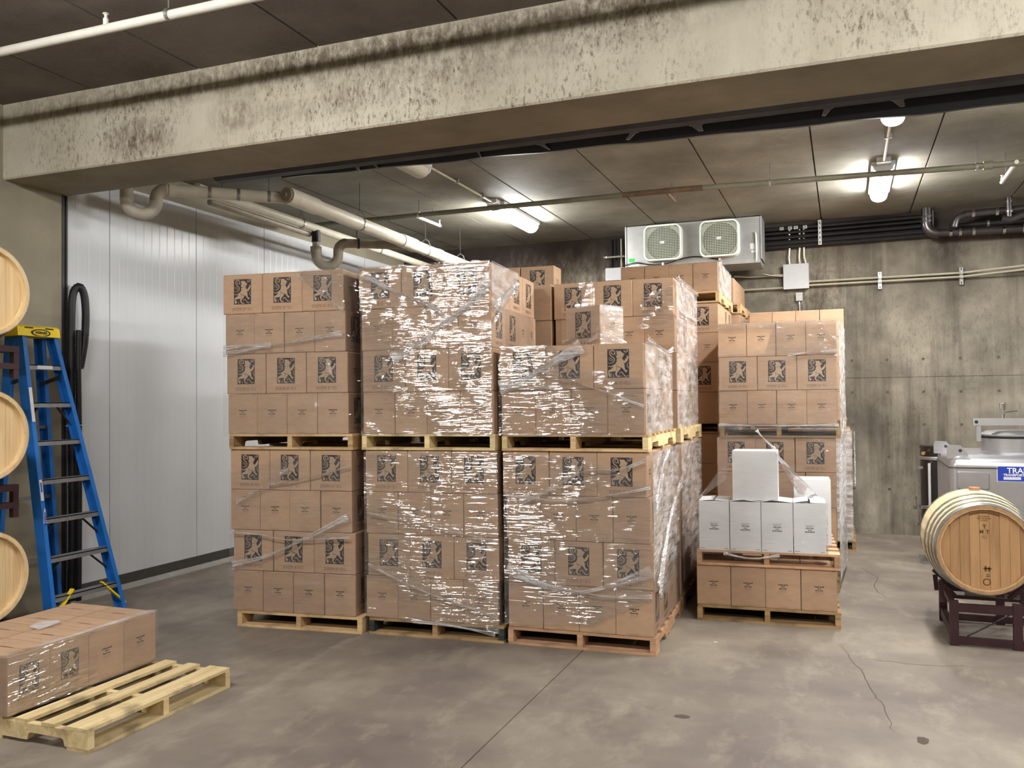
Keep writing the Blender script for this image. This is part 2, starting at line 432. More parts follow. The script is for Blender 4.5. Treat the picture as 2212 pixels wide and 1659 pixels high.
# back wall: cast in lifts, with a pour seam and tie holes
wb = link('wall_back', MB().box(XW - .3, XR + .3, YW + .012, YW + .3, 0, ZF).mesh('wall_back'), JOINT); wb['kind'] = 'structure'
xs = [XW - .3, -4.8, -2.4, 0.02, 2.44, 4.86, XR + .3]
for i in range(len(xs) - 1):
    for (z0, z1) in ((0, 1.912), (1.916, ZB + .02)):
        struct('cast_panel', MB().box(xs[i] + .0015, xs[i + 1] - .0015, YW + random.uniform(0, .003), YW + .02, z0, z1), M_WALLB, parent=wb)
hole = MB().lathe([(.017, -.0012), (.015, .002)], 10, 'y').mesh('tie_hole')
for ix in range(8):
    for z in (.55, .945, 1.338, 1.734, 2.13):
        link('tie_hole', hole, CRACK, wb, (0.1 + .4 * ix, YW - .001, z))
struct('wall_right', MB().box(XR, XR + .3, YF, YW, 0, ZF), M_WALLC)
struct('wall_front', MB().box(XW, XR, YF - .3, YF, 0, ZF), M_WALLC)
# left wall: concrete up to the beam, then white insulated panels
struct('wall_left', MB().box(XW - .3, XW + .02, YF, 5.352, 0, ZF), M_WALLC)
wp = link('wall_panelled', MB().box(XW - .3, XW - .012, 5.36, YW, 0, 3.9).mesh('wall_panelled'), M_WALLC); wp['kind'] = 'structure'
PJ = [5.412, 5.878, 6.985, 8.085, 9.185, 10.285, YW]
def white_panel(y0, y1):
    """one insulated panel, its skin rolled with fine upright grooves"""
    prof = []; y = y0 + .004; n = max(3, int((y1 - y0) / .1)); st = (y1 - y0 - .008) / n
    prof.append((y, XW - .012)); prof.append((y, XW))
    for i in range(n):
        a = y + i * st
        if i: prof += [(a - .006, XW), (a, XW - .0014), (a + .006, XW)]
    prof += [(y1 - .004, XW), (y1 - .004, XW - .012)]
    mb = MB(); k = len(prof)
    mb.add([(x, yy, z) for z in (.13, 3.665) for (yy, x) in prof], [(i, k + i, k + i + 1, i + 1)[::-1] for i in range(k - 1)] + [tuple(range(k, 2 * k))])
    return mb
for i in range(len(PJ) - 1): struct('panel', white_panel(PJ[i], PJ[i + 1]), M_PANEL, parent=wp)
struct('trim_1', MB().box(XW - .02, XW + .025, 5.353, 5.376, 0, 3.44).box(XW - .02, XW + .012, 5.378, 5.392, 0, 3.44).box(XW - .02, XW + .022, 5.394, 5.41, 0, 3.44), M_DARK)
struct('baseboard_left', MB().box(XW - .02, XW + .012, 5.412, YW, 0.0, .13), plain('kick_strip', srgb(70, 68, 66), .5))
struct('trim_2', MB().prism([(XW + .012, 0), (XW + .06, 0), (XW + .055, .012), (XW + .012, .04)], 'y', 5.412, YW), plain('sealant', srgb(150, 148, 142), .6))
# ceilings in cast strips, beam between them
cf = link('ceiling', MB().box(XW - .3, XR + .3, YF - .3, 4.83, ZF + .015, ZF + .3).mesh('ceiling'), JOINT); cf['kind'] = 'structure'
cb = link('ceiling_rear', MB().box(XW - .3, XR + .3, 5.38, YW + .3, ZB + .015, ZB + .3).mesh('ceiling_rear'), JOINT); cb['kind'] = 'structure'
JX = [XW - .3, -5.2, -4.2, -3.213, -2.195, -1.21, -.228, .78, 1.79, 2.8, 3.8, 4.8, XR + .3]
for i in range(len(JX) - 1):
    dz = random.uniform(0, .004)
    struct('plank', MB().box(JX[i] + .007, JX[i + 1] - .007, YF - .3, 4.82, ZF - dz, ZF + .03), M_CEILF, parent=cf)
    struct('plank', MB().box(JX[i] + .007, JX[i + 1] - .007, 5.40, YW + .02, ZB - dz, ZB + .03), M_CEIL, parent=cb)
bm_ = MB().prism([(4.81, ZF + .3), (4.81, 3.452), (4.822, 3.44), (5.398, 3.44), (5.41, 3.452), (5.41, ZF + .3)], 'x', XW - .3, XR + .3)
bo = struct('ceiling_beam', bm_, M_BEAM)
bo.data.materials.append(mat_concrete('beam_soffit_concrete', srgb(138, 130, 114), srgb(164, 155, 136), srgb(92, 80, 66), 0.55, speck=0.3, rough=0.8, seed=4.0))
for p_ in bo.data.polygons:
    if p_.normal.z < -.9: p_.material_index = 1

# ------------------------------------------------------------------ lamps
def lamp(x, y0, y1, ztop, lit, label, rz=0.0):
    t = Thing('ceiling_lamp', label, 'ceiling lamp', (x, (y0 + y1) / 2, ztop), rz, 'long wraparound ceiling lamps')
    w = .105
    pan = MB().prism([(x - w, ztop), (x - w, ztop - .035), (x - .085, ztop - .05), (x + .085, ztop - .05), (x + w, ztop - .035), (x + w, ztop)], 'y', y0, y1)
    t.part('pan', pan, M_WMETAL)
    prof = [(x + .083 * math.cos(a), ztop - .052 - .085 * math.sin(a) ** .7) for a in [PI * k / 10 for k in range(11)]]
    t.part('lens', MB().prism(prof, 'y', y0 + .02, y1 - .02), M_LIT if lit else M_LENS)
    for (a, b) in ((y0 - .012, y0 + .018), (y1 - .018, y1 + .012)):
        pr = [(x + .09 * math.cos(q), ztop - .048 - .06 * math.sin(q) ** .7) for q in [PI * k / 8 for k in range(9)]]
        t.part('end_cap', MB().prism(pr, 'y', a, b), M_WMETAL)
    t.part('junction_box', MB().box(x - .06, x + .06, y0 - .13, y0 - .014, ztop - .045, ztop + .004), M_WMETAL)
    return t
RX = (-3.6, .385)
lamp(RX[0], 8.86, 10.06, ZB - .005, True, 'lit long ceiling lamp over the stacks left of the fan unit')
t = lamp(RX[0], 5.86, 7.06, ZB - .045, False, 'unlit long ceiling lamp partly hidden behind the concrete beam')
for y in (6.1, 6.8): t.part('mount', MB().box(RX[0] - .04, RX[0] + .04, y - .03, y + .03, ZB - .046, ZB - .003), M_WMETAL)
lamp(RX[1], 8.80, 10.0, ZB - .005, True, 'lit long ceiling lamp right of the fan unit, before the back wall')
t = lamp(RX[1], 5.95, 7.15, ZB - .035, True, 'lit ceiling lamp at right whose end peeks out under black wrap')
for y in (6.2, 6.9): t.part('mount', MB().box(RX[1] - .04, RX[1] + .04, y - .03, y + .03, ZB - .036, ZB - .003), M_WMETAL)
lamp(4.4, 5.90, 7.10, ZB - .005, True, 'lit ceiling lamp of the row beyond the right edge, near the beam')
lamp(4.4, 8.80, 10.0, ZB - .005, True, 'lit ceiling lamp of the row beyond the right edge, near the back wall')
lamp(1.2, 1.7, 2.9, ZF - .08, True, 'lit ceiling lamp before the beam, parallel to it', PI / 2)
lamp(-3.5, 1.3, 2.5, ZF - .08, True, 'lit ceiling lamp before the beam at the left', PI / 2)
lamp(5.0, 1.7, 2.9, ZF - .08, True, 'lit ceiling lamp before the beam at the far right', PI / 2)
lamp(-4.8, -3.2, -2.0, ZF - .08, True, 'lit ceiling lamp in the room behind, left row', PI / 2)
lamp(2.6, -3.2, -2.0, ZF - .08, True, 'lit ceiling lamp in the room behind, right row', PI / 2)
def conduit(name, pts, r, mat, label, cat='conduit', clips=()):
    t = Thing(name, label, cat, pts[0])
    t.part('pipe', MB().tube(pts, r, 8), mat, 40)
    for c in clips: t.part('clip', MB().box(*c), M_GALV)
    return t
conduit('conduit', [(RX[0], 7.08, ZB - .05), (RX[0], 7.2, ZB - .03), (RX[0], 8.74, ZB - .03)], .011, M_EMT, 'thin conduit joining the unlit and lit lamps over the stacks', clips=[(RX[0] - .03, RX[0] + .03, 7.8, 7.82, ZB - .045, ZB), (RX[0] - .03, RX[0] + .03, 8.45, 8.47, ZB - .045, ZB)])
conduit('conduit', [(RX[1], 7.17, ZB - .045), (RX[1], 7.28, ZB - .03), (RX[1], 8.68, ZB - .03)], .013, M_EMT, 'thin conduit joining the two lit lamps at right', clips=[(RX[1] - .03, RX[1] + .03, 7.9, 7.92, ZB - .045, ZB)])

# ------------------------------------------------------------------ printed marks on the cartons
LW, LHT = 0.146, 0.190                       # size of the lion print
def LP(x, y): return ((x - 922.5) / 645 * LW, (760 - y) / 840 * LHT)
LION = [(870, 375), (905, 402), (960, 395), (1000, 400), (1020, 420), (1045, 450), (1085, 470), (1110, 490), (1105, 515), (1066, 525), (1092, 546), (1080, 562), (1050, 560), (1056, 590), (1040, 612), (1056, 640), (1085, 680), (1104, 700),
        (1120, 662), (1150, 622), (1183, 592), (1180, 552), (1200, 532), (1226, 562), (1234, 602), (1214, 632), (1200, 682), (1170, 722), (1130, 756), (1097, 748), (1101, 790), (1116, 832), (1110, 880), (1126, 930), (1150, 968), (1190, 958), (1188, 992), (1160, 1032), (1124, 1006), (1090, 960), (1052, 912), (1012, 872),
        (1002, 900), (982, 930), (960, 970), (912, 1010), (890, 1042), (882, 1072), (902, 1110), (950, 1132), (1000, 1130), (986, 1152), (900, 1162), (858, 1122), (832, 1072), (838, 1022), (858, 984), (800, 992), (720, 1002), (664, 1008), (658, 1040), (682, 1068), (722, 1092), (712, 1122), (700, 1152), (650, 1152), (632, 1112), (625, 1040), (625, 962), (700, 930), (756, 890), (786, 852), (700, 868), (616, 846), (612, 830), (700, 846), (782, 808), (850, 762), (880, 702), (880, 632), (904, 612), (870, 592), (866, 560), (890, 502), (880, 450)]
STRK = [([(616, 742), (720, 748), (790, 712), (812, 650), (780, 590), (712, 540), (672, 470), (682, 402), (740, 366), (800, 386), (832, 440), (822, 490), (856, 516)], 26),
        ([(826, 420), (800, 485), (748, 492), (724, 446), (744, 408), (776, 420)], 18), ([(622, 588), (700, 610), (760, 660), (756, 706)], 15), ([(622, 640), (690, 660), (730, 700)], 12),
        ([(1102, 366), (1106, 412), (1146, 436), (1196, 410), (1206, 362), (1170, 346)], 24), ([(1140, 372), (1160, 392), (1150, 360)], 10),
        ([(956, 1092), (972, 1034), (1020, 1020), (1072, 1072), (1112, 1122), (1160, 1142), (1242, 1110)], 24), ([(1243, 912), (1198, 862), (1190, 800), (1220, 750)], 18),
        ([(772, 1164), (782, 1122), (764, 1088)], 18), ([(622, 390), (640, 362)], 16), ([(735, 1060), (700, 1045), (690, 1085)], 10)]
DRK = [([(866, 632), (920, 612), (1000, 606)], 9), ([(846, 850), (920, 862), (1000, 884)], 16), ([(908, 768), (866, 832), (846, 852)], 10), ([(884, 880), (880, 930), (862, 972)], 10), ([(1040, 470), (1075, 500)], 9), ([(970, 520), (1010, 560), (1020, 600)], 7), ([(905, 1040), (890, 1090), (920, 1130)], 7)]
def serif_text(mb, body, h, cx, cz, y):
    """thin roman capitals with serifs, drawn as strokes"""
    G = {'J': (.42, [[(.3, 1), (.3, .0), (.18, -.2), (.02, -.18)]], [(.3, 1)]), 'O': (.72, [[(.36 + .32 * math.sin(a * PI / 8), .5 + .5 * math.cos(a * PI / 8)) for a in range(17)]], []),
         'S': (.5, [[(.42, .82), (.3, .98), (.12, .92), (.07, .74), (.2, .58), (.36, .44), (.43, .24), (.32, .05), (.14, .02), (.05, .2)]], []),
         'E': (.52, [[(.1, 0), (.1, 1), (.45, 1)], [(.1, .52), (.36, .52)], [(.1, 0), (.47, 0)]], [(.1, 0), (.1, 1)]), 'P': (.52, [[(.1, 0), (.1, 1), (.3, 1), (.44, .88), (.44, .66), (.3, .5), (.1, .5)]], [(.1, 0)]),
         'H': (.72, [[(.12, 0), (.12, 1)], [(.6, 0), (.6, 1)], [(.12, .52), (.6, .52)]], [(.12, 0), (.12, 1), (.6, 0), (.6, 1)]), 'W': (.95, [[(.05, 1), (.27, 0), (.47, .95), (.67, 0), (.9, 1)]], [(.05, 1), (.9, 1)]),
         'L': (.5, [[(.1, 1), (.1, 0), (.46, 0)]], [(.1, 1)])}
    tot = sum(.35 if c == ' ' else G[c][0] + .12 for c in body) * h; x = cx - tot / 2
    for c in body:
        if c == ' ': x += .35 * h; continue
        w, st, se = G[c]
        for p in st: mb.ribbon([(x + a * h, cz + (b - .5) * h) for a, b in p], .13 * h, y, False)
        for (a, b) in se: mb.ribbon([(x + (a - .12) * h, cz + (b - .5) * h), (x + (a + .12) * h, cz + (b - .5) * h)], .07 * h, y, False)
        x += (w + .12) * h
def lion_mesh(with_name=True, k=1.0):
    mb = MB()
    mb.add([(-LW / 2, -.0006, -LHT / 2), (LW / 2, -.0006, -LHT / 2), (LW / 2, -.0006, LHT / 2), (-LW / 2, -.0006, LHT / 2)], [(0, 1, 2, 3)])
    mb.mi = 1
    pts = [LP(*p) for p in LION]
    bmx = bmesh.new(); vs = [bmx.verts.new((a, -.0011, b)) for a, b in pts]; f = bmx.faces.new(vs[::-1])
    f.normal_update()
    if f.normal.y > 0: f.normal_flip()
    bmesh.ops.triangulate(bmx, faces=[f]); bmx.verts.index_update()
    mb.add([tuple(v.co) for v in bmx.verts], [tuple(v.index for v in q.verts) for q in bmx.faces]); bmx.free()
    for p, w in STRK: mb.ribbon(catmull([LP(*q) for q in p], 4), w / 645 * LW, -.0011)
    mb.mi = 0
    for p, w in DRK: mb.ribbon(catmull([LP(*q) for q in p], 3), w / 645 * LW, -.0015)
    mb.mi = 2
    if with_name: serif_text(mb, 'JOSEPH JEWELL', .0205, 0, -LHT / 2 - .036, -.0006)
    mb.v = [(a * k, b, c * k) for a, b, c in mb.v]
    me = mb.mesh('lion_print')
    for m in (INK, PRTAN, INKB): me.materials.append(m)
    return me
def marks(mb, x, z, n, w, h, y, rnd):
    for i in range(n):
        ww = w * rnd.uniform(.5, 1)
        mb.add([(x, y, z), (x + ww, y, z), (x + ww, y, z + h * rnd.uniform(.7, 1)), (x, y, z + h)], [(0, 1, 2, 3)]); x += w * 1.35
def text_print_mesh(flip=False, W=.248, H=.30):
    mb = MB(); rnd = random.Random(5); y = -.0006; k = -1 if flip else 1
    put_text(mb, 'Joseph Jewell', .0125, 0, k * .027, y, .0006, flip); put_text(mb, '2014', .0125, 0, k * .013, y, .0005, flip); put_text(mb, 'Pinot Noir', .0125, 0, -k * .001, y, .0006, flip)
    mb.mi = 1
    marks(mb, -.026, -k * .015 - .003, 14, .0028, .005, y, rnd)
    marks(mb, -.036, -k * .024 - .0015, 28, .0019, .0022, y, rnd)
    me = mb.mesh('text_print'); me.materials.append(INK); me.materials.append(INKG if not flip else INK)
    return me
def fine_print_mesh(flip=False, W=.248, H=.30):
    mb = MB(); rnd = random.Random(6); y = -.0006; k = -1 if flip else 1
    zt = k * (H * .47) - .004
    marks(mb, -W * .46, zt, 6, .004, .0055, y, rnd); marks(mb, W * .34, zt, 5, .004, .0055, y, rnd)
    if not flip: marks(mb, -.034, -H * .47, 14, .0036, .005, y, rnd)
    me = mb.mesh('fine_print'); me.materials.append(INKG if not flip else INK)
    return me
ME_LION = lion_mesh(); ME_LIONS = lion_mesh(True, .78)
ME_TEXT = text_print_mesh(); ME_TEXTF = text_print_mesh(True, .22, .36); ME_FINE = fine_print_mesh(); ME_FINEF = fine_print_mesh(True, .22, .36)
def topprint():
    mb = MB(); rnd = random.Random(9)
    marks(mb, -.05, .0, 16, .0045, .010, 0, rnd); marks(mb, -.05, -.075, 22, .0034, .004, 0, rnd)
    mb.v = [(a, c, .0007) for a, b, c in mb.v]
    me = mb.mesh('top_print'); me.materials.append(INKB); return me
ME_TOP = topprint()

CL, CW, CH = 0.334, 0.2505, 0.3005             # carton pitch: long side, short side, height
def carton_mesh(l, w, h, mat, name='carton'):
    bmx = bmesh.new(); bmesh.ops.create_cube(bmx, size=1)
    for v in bmx.verts: v.co = Vector((v.co.x * l, v.co.y * w, (v.co.z + .5) * (h - .003)))
    bmesh.ops.bevel(bmx, geom=list(bmx.edges), offset=.004, segments=1, affect='EDGES')
    for s_ in (-1, 1):                          # the two closing flaps on top
        g = bmesh.ops.create_cube(bmx, size=1)['verts']
        for v in g: v.co = Vector((v.co.x * (l - .006), s_ * w / 4 + v.co.y * (w / 2 - .005), h - .0035 + (v.co.z + .5) * .003))
    me = bpy.data.meshes.new(name); bmx.to_mesh(me); bmx.free(); me.materials.append(mat); return me
ME_CARD = carton_mesh(CL - .003, CW - .003, CH, CARD)

REST = MB()                                    # cartons deep in the stacks that the photograph does not show
LOADS = []
ORD = ['top', 'second', 'third', 'fourth']
POS3 = ['left', 'middle', 'right']; POS4 = ['leftmost', 'second', 'third', 'rightmost']
SIDE = ['front', 'second', 'third', 'rear']
NCART = [0]
def carton(loc, rz, label, group, lion=True, text=True, front_lion=True, small=False):
    o = link('carton', ME_CARD, None, None, loc, (0, 0, rz)); tag(o, label, 'carton', group); NCART[0] += 1
    ly = -(CW - .003) / 2; lx = (CL - .003) / 2
    return o
def add_print(c, face):
    """face: 'L' long -y, 'E' end +x, 'B' end -x"""
    ly = (CW - .003) / 2; lx = (CL - .003) / 2
    if face == 'L': link('lion_print', ME_LION, None, c, (0, -ly, CH * .56), (0, 0, 0))['label'] = 'black and tan lion emblem over lettering'
    if face == 'E': link('text_print', ME_TEXT, None, c, (lx, 0, CH * .5), (0, 0, PI / 2))['label'] = 'small black lettering'
    if face == 'B': link('text_print', ME_TEXT, None, c, (-lx, 0, CH * .5), (0, 0, -PI / 2))['label'] = 'small black lettering'
    if face == 'B': link('fine_print', ME_FINE, None, c, (-lx, 0, CH * .5), (0, 0, -PI / 2))['kind'] = 'stuff'
    if face == 'S': link('lion_print', ME_LIONS, None, c, (-lx, 0, CH * .54), (0, 0, -PI / 2))['label'] = 'black and tan lion emblem over lettering'
def place_layer(org, yaw, z, kind, dx, desc, row, group, front=True, right=True, W0=0.0, nprint=True, rows=4):
    """one layer of cartons; the ones the photograph shows become things, the rest go to the stuff mesh"""
    ca, sa = math.cos(yaw), math.sin(yaw)
    y = 0.015
    seq = ['W', 'W', 'N', 'N'] if kind == 'W' else ['N', 'N', 'W', 'W']
    for ri in range(rows):
        k = seq[ri]; n, px, py = (3, CL, CW) if k == 'W' else (4, CW, CL)
        for c in range(n):
            jx, jy = random.uniform(-.0015, .0015), random.uniform(-.006, .002)
            lx = dx + W0 + (c + .5) * px + jx; lyy = y + py / 2 + jy
            wx = org[0] + ca * lx - sa * lyy; wy = org[1] + sa * lx + ca * lyy
            rz = yaw + (0 if k == 'W' else PI / 2) + random.uniform(-.004, .004)
            vis_f = front and ri == 0 and (front is True or c in front)
            vis_r = right and c == n - 1 and (right is True or ri in right)
            if vis_f or vis_r:
                what = 'lion-print carton' if (k == 'W') == vis_f else 'text-print carton'
                if vis_f: pos = (POS3 if n == 3 else POS4)[c] + (' of three' if n == 3 else ' of four')
                else: pos = SIDE[ri] + ' on right side'
                o = carton((wx, wy, z), rz, '%s, %s, %s, %s' % (what, pos, row, desc), group)
                if vis_f: add_print(o, 'L' if k == 'W' else 'B')
                if vis_r: add_print(o, 'E' if k == 'W' else 'L')
            else:
                hx, hy = (px - .004) / 2, (py - .004) / 2
                vs = []
                for zz in (z, z + CH - .002):
                    for a, b in ((-hx, -hy), (hx, -hy), (hx, hy), (-hx, hy)):
                        X, Y = lx + a, lyy + b; vs.append((org[0] + ca * X - sa * Y, org[1] + sa * X + ca * Y, zz))
                REST.add(vs, [(0, 3, 2, 1), (4, 5, 6, 7), (0, 1, 5, 4), (1, 2, 6, 5), (2, 3, 7, 6), (3, 0, 4, 7)])
        y += py + .002

# ------------------------------------------------------------------ pallets
PW, PD, PH = 1.016, 1.22, 0.115
BT = .017
def stringer_mesh():
    z0, z1 = BT, PH - BT; w = .019
    prof = [(0, z0), (.15, z0), (.16, z0 + .032), (.175, z0 + .038), (.375, z0 + .038), (.39, z0 + .032), (.40, z0), (.82, z0), (.83, z0 + .032), (.845, z0 + .038), (1.045, z0 + .038), (1.06, z0 + .032), (1.07, z0), (PD, z0), (PD, z1), (0, z1)]
    return MB().prism(prof, 'x', -w, w).mesh('stringer')
def board_mesh(w):
    return MB().box(0, PW, -w / 2, w / 2, 0, BT).mesh('deck_board')
PM = {}
def pallet_mesh(kind, mat):
    if (kind, mat.name) not in PM:
        me = stringer_mesh() if kind == 's' else board_mesh(kind)
        me.materials.append(mat); PM[(kind, mat.name)] = me
    return PM[(kind, mat.name)]
def pallet(loc, rz, label, mat, smat=None, group='wooden pallets', tops=(.07, .26, .44, .61, .78, .96, 1.15), wides=(.14, .085, .085, .085, .085, .085, .14)):
    t = link('pallet', None, None, None, loc, (0, 0, rz)); tag(t, label, 'pallet', group)
    sm = smat or mat
    for x in (.019, PW / 2, PW - .019):
        link('stringer', pallet_mesh('s', sm if x != PW / 2 else mat), None, t, (x, 0, 0))
    for y, w in zip(tops, wides):
        link('deck_board', pallet_mesh(w, mat), None, t, (random.uniform(-.004, .004), y, PH - BT), (0, 0, random.uniform(-.004, .004)))
    for y, w in ((.07, .14), (.36 + .25, .085), (1.15, .14)):
        link('bottom_board', pallet_mesh(w, mat), None, t, (random.uniform(-.003, .003), y, 0))
    return t

# ------------------------------------------------------------------ stretch film
def film(org, yaw, z0, label, sheets, strands=(), W=1.004):
    """sheets: (face, material, polygon) with face 'f' (x,z), 'r' (y,z), 't' (x,y at z); strands: (face, [(u,z)...], width)"""
    ca, sa = math.cos(yaw), math.sin(yaw)
    t = link('stretch_wrap', None, None, None, (org[0], org[1], z0), (0, 0, yaw)); tag(t, label, 'stretch wrap', 'clear stretch wrap on the stacks')
    for face, mat, poly in sheets:
        n = len(poly)
        if face == 'f': vs = [(u, -.012, v - z0) for u, v in poly]
        elif face == 'r': vs = [(W, u, v - z0) for u, v in poly]
        else: vs = [(u, v, face[1] - z0) for u, v in poly] if isinstance(face, tuple) else poly
        mb = MB()
        mb.add(vs, [tuple(range(n))])
        link('film_sheet', mb.mesh('film_sheet'), mat, t)
    for face, pts, w in strands:
        p = catmull(pts, 8); mb = MB(); k = len(p); rnd = random.Random(len(pts) * 7 + int(w * 1000))
        rows = []
        m = 5
        for i in range(k):
            a, b = p[max(i - 1, 0)], p[min(i + 1, k - 1)]
            dx, dz = b[0] - a[0], b[1] - a[1]; l = math.hypot(dx, dz) or 1
            ww = w * .75 * (.3 + .9 * abs(2 * i / (k - 1) - 1) ** 1.5) * rnd.uniform(.9, 1.1)
            r = []
            for j in range(m):
                s_ = (j / (m - 1) - .5) * ww; dep = .014 + .010 * (j % 2) + rnd.uniform(0, .004)
                u, v = p[i][0] - dz / l * s_, p[i][1] + dx / l * s_
                r.append((u, -dep, v - z0) if face == 'f' else (W + dep, u, v - z0))
            rows.append(r)
        mb.add([q for r in rows for q in r], [(i * m + j, i * m + j + 1, (i + 1) * m + j + 1, (i + 1) * m + j) for i in range(k - 1) for j in range(m - 1)])
        link('film_strand', mb.mesh('film_strand', 60), FILMR, t)
    return t
R_ = lambda u0, u1, z0, z1: [(u0, z0), (u1, z0), (u1, z1), (u0, z1)]

DEG = PI / 180
def stack(org, yaw, desc, kinds, dxs, group, pal, zb=0.0, right=True, front=True, pdx=0.0, plabel=None, smat=None, rows=None, rowrights=None, nolow=False):
    """pallet plus layers, listed from the bottom up; returns the z of every layer"""
    ca, sa = math.cos(yaw), math.sin(yaw)
    if plabel: pallet((org[0] + ca * pdx, org[1] + sa * pdx, zb), yaw, plabel, pal, smat)
    z = zb + PH; zs = [z]; n = len(kinds)
    for i, k in enumerate(kinds):
        ri = n - 1 - i
        name = ('only' if n == 1 else 'bottom' if i == 0 else ORD[ri]) + ' row'
        rr = rowrights[i] if rowrights else right
        ff = rows[i] if rows else front
        place_layer(org, yaw, z, k, dxs[i], desc, name, group, ff, rr)
        z += CH + .0015; zs.append(z)
    return zs

# left tall stack
O1, A1 = (-4.27, 5.29), 6.0 * DEG
z1 = stack(O1, A1, 'lower left tall stack', 'NWNW', (-.04, -.042, -.068, -.066), 'cartons of the left tall stack', PINE, plabel='pale pine pallet on the floor under the left tall stack', right=True)
z2 = stack(O1, A1, 'upper left tall stack', 'NWNW', (-.088, -.096, -.108, -.126), 'cartons of the left tall stack', PINE, zb=z1[-1], pdx=-.066, plabel='pallet at mid height in the left tall stack', smat=OLDW)
film(O1, A1, z1[0], 'clear film with a white knot on the lower left tall stack', [('f', FILM, [(-.06, z1[0] + .02), (.95, z1[0] + .02), (.94, z1[4] - .06), (.62, z1[4] - .04), (.4, z1[4] - .05), (-.06, z1[4] - .16)]), ('r', FILM, R_(.0, 1.15, z1[0], z1[4] - .05))],
     [('f', [(-.06, .70), (.2, .69), (.45, .66), (.93, .69)], .02), ('f', [(-.03, .46), (.25, .53), (.55, .66), (.92, .84)], .07), ('f', [(.0, .93), (.25, 1.05), (.43, 1.19)], .05), ('f', [(.28, 1.06), (.6, 1.12), (.92, 1.2)], .02)], W=.965)
film(O1, A1, z2[0], 'clear film with a bare upper left corner on the upper left tall stack', [('f', FILM, R_(-.11, .90, z2[0] - .02, z2[3] - .01)), ('f', FILMH, [(.90, z2[3]), (.885, z2[4] + .005), (.53, z2[4] + .003), (.50, z2[4] - .02)]), ('r', FILM, R_(0, 1.15, z2[0], z2[4]))],
     [('f', [(-.105, 2.04), (.2, 2.08), (.5, 2.12), (.88, 2.17)], .05), ('f', [(-.1, 2.08), (.1, 2.10), (.3, 2.09)], .07), ('f', [(.515, z2[4] - .03), (.7, 2.47), (.89, 2.335)], .035)], W=.915)

# middle tall stack
O2, A2 = (-3.22, 5.43), 4.4 * DEG
z1 = stack(O2, A2, 'lower middle tall stack', 'NWNW', (-.03, -.016, -.026, -.03), 'cartons of the middle tall stack', OLDW, plabel='pallet with dark green end blocks under the middle tall stack', smat=DARKW, right=True)
z2 = stack(O2, A2, 'upper middle tall stack', 'NWNW', (-.045, -.046, -.056, -.07), 'cartons of the middle tall stack', PINE2, zb=z1[-1], pdx=-.05, plabel='very pale pallet at mid height in the middle tall stack')
film(O2, A2, z1[0], 'clear film with dense glints on the lower middle tall stack', [('f', FILMH, [(-.03, z1[0] + .02), (.3, z1[0] - .005), (.99, z1[0] - .05), (.985, z1[4] - .01), (-.03, z1[4] - .01)]), ('r', FILM, R_(0, 1.15, z1[0], z1[4]))],
     [('f', [(.0, .87), (.4, .80), (.98, .70)], .015), ('f', [(.0, .50), (.4, .34), (.98, .18)], .03), ('f', [(.35, .115), (.7, .095), (.96, .06)], .04)], W=.99)
film(O2, A2, z2[0], 'clear film with a crossing diagonal strand on the upper middle tall stack', [('f', FILMH, [(-.06, z2[3] + .02), (.93, z2[3] - .1), (.94, z2[4] + .004), (-.06, z2[4] + .004)]), ('f', FILMH, [(-.05, z2[0] - .01), (.95, z2[0] - .01), (.95, z2[3] - .12), (.5, z2[3] - .05), (-.05, z2[3] + .01)]), ('r', FILMM, [(.0, 2.30), (.12, 2.28), (.42, 2.46), (.62, 2.52), (.66, z2[4]), (.0, z2[4])]), ('r', FILM, R_(0, 1.1, z2[0], z2[3]))],
     [('f', [(.94, 2.52), (.8, 2.36), (.62, 2.24), (.45, 2.1), (.2, 1.98)], .10), ('f', [(-.02, z2[4] - .05), (.2, 2.47), (.45, 2.37), (.62, 2.27)], .07), ('f', [(.92, 2.46), (.75, 2.30), (.58, 2.21)], .09), ('r', [(.02, 2.33), (.2, 2.40), (.45, 2.5), (.6, 2.53)], .10), ('r', [(.0, 2.22), (.25, 2.36), (.5, 2.49)], .04)], W=.952)

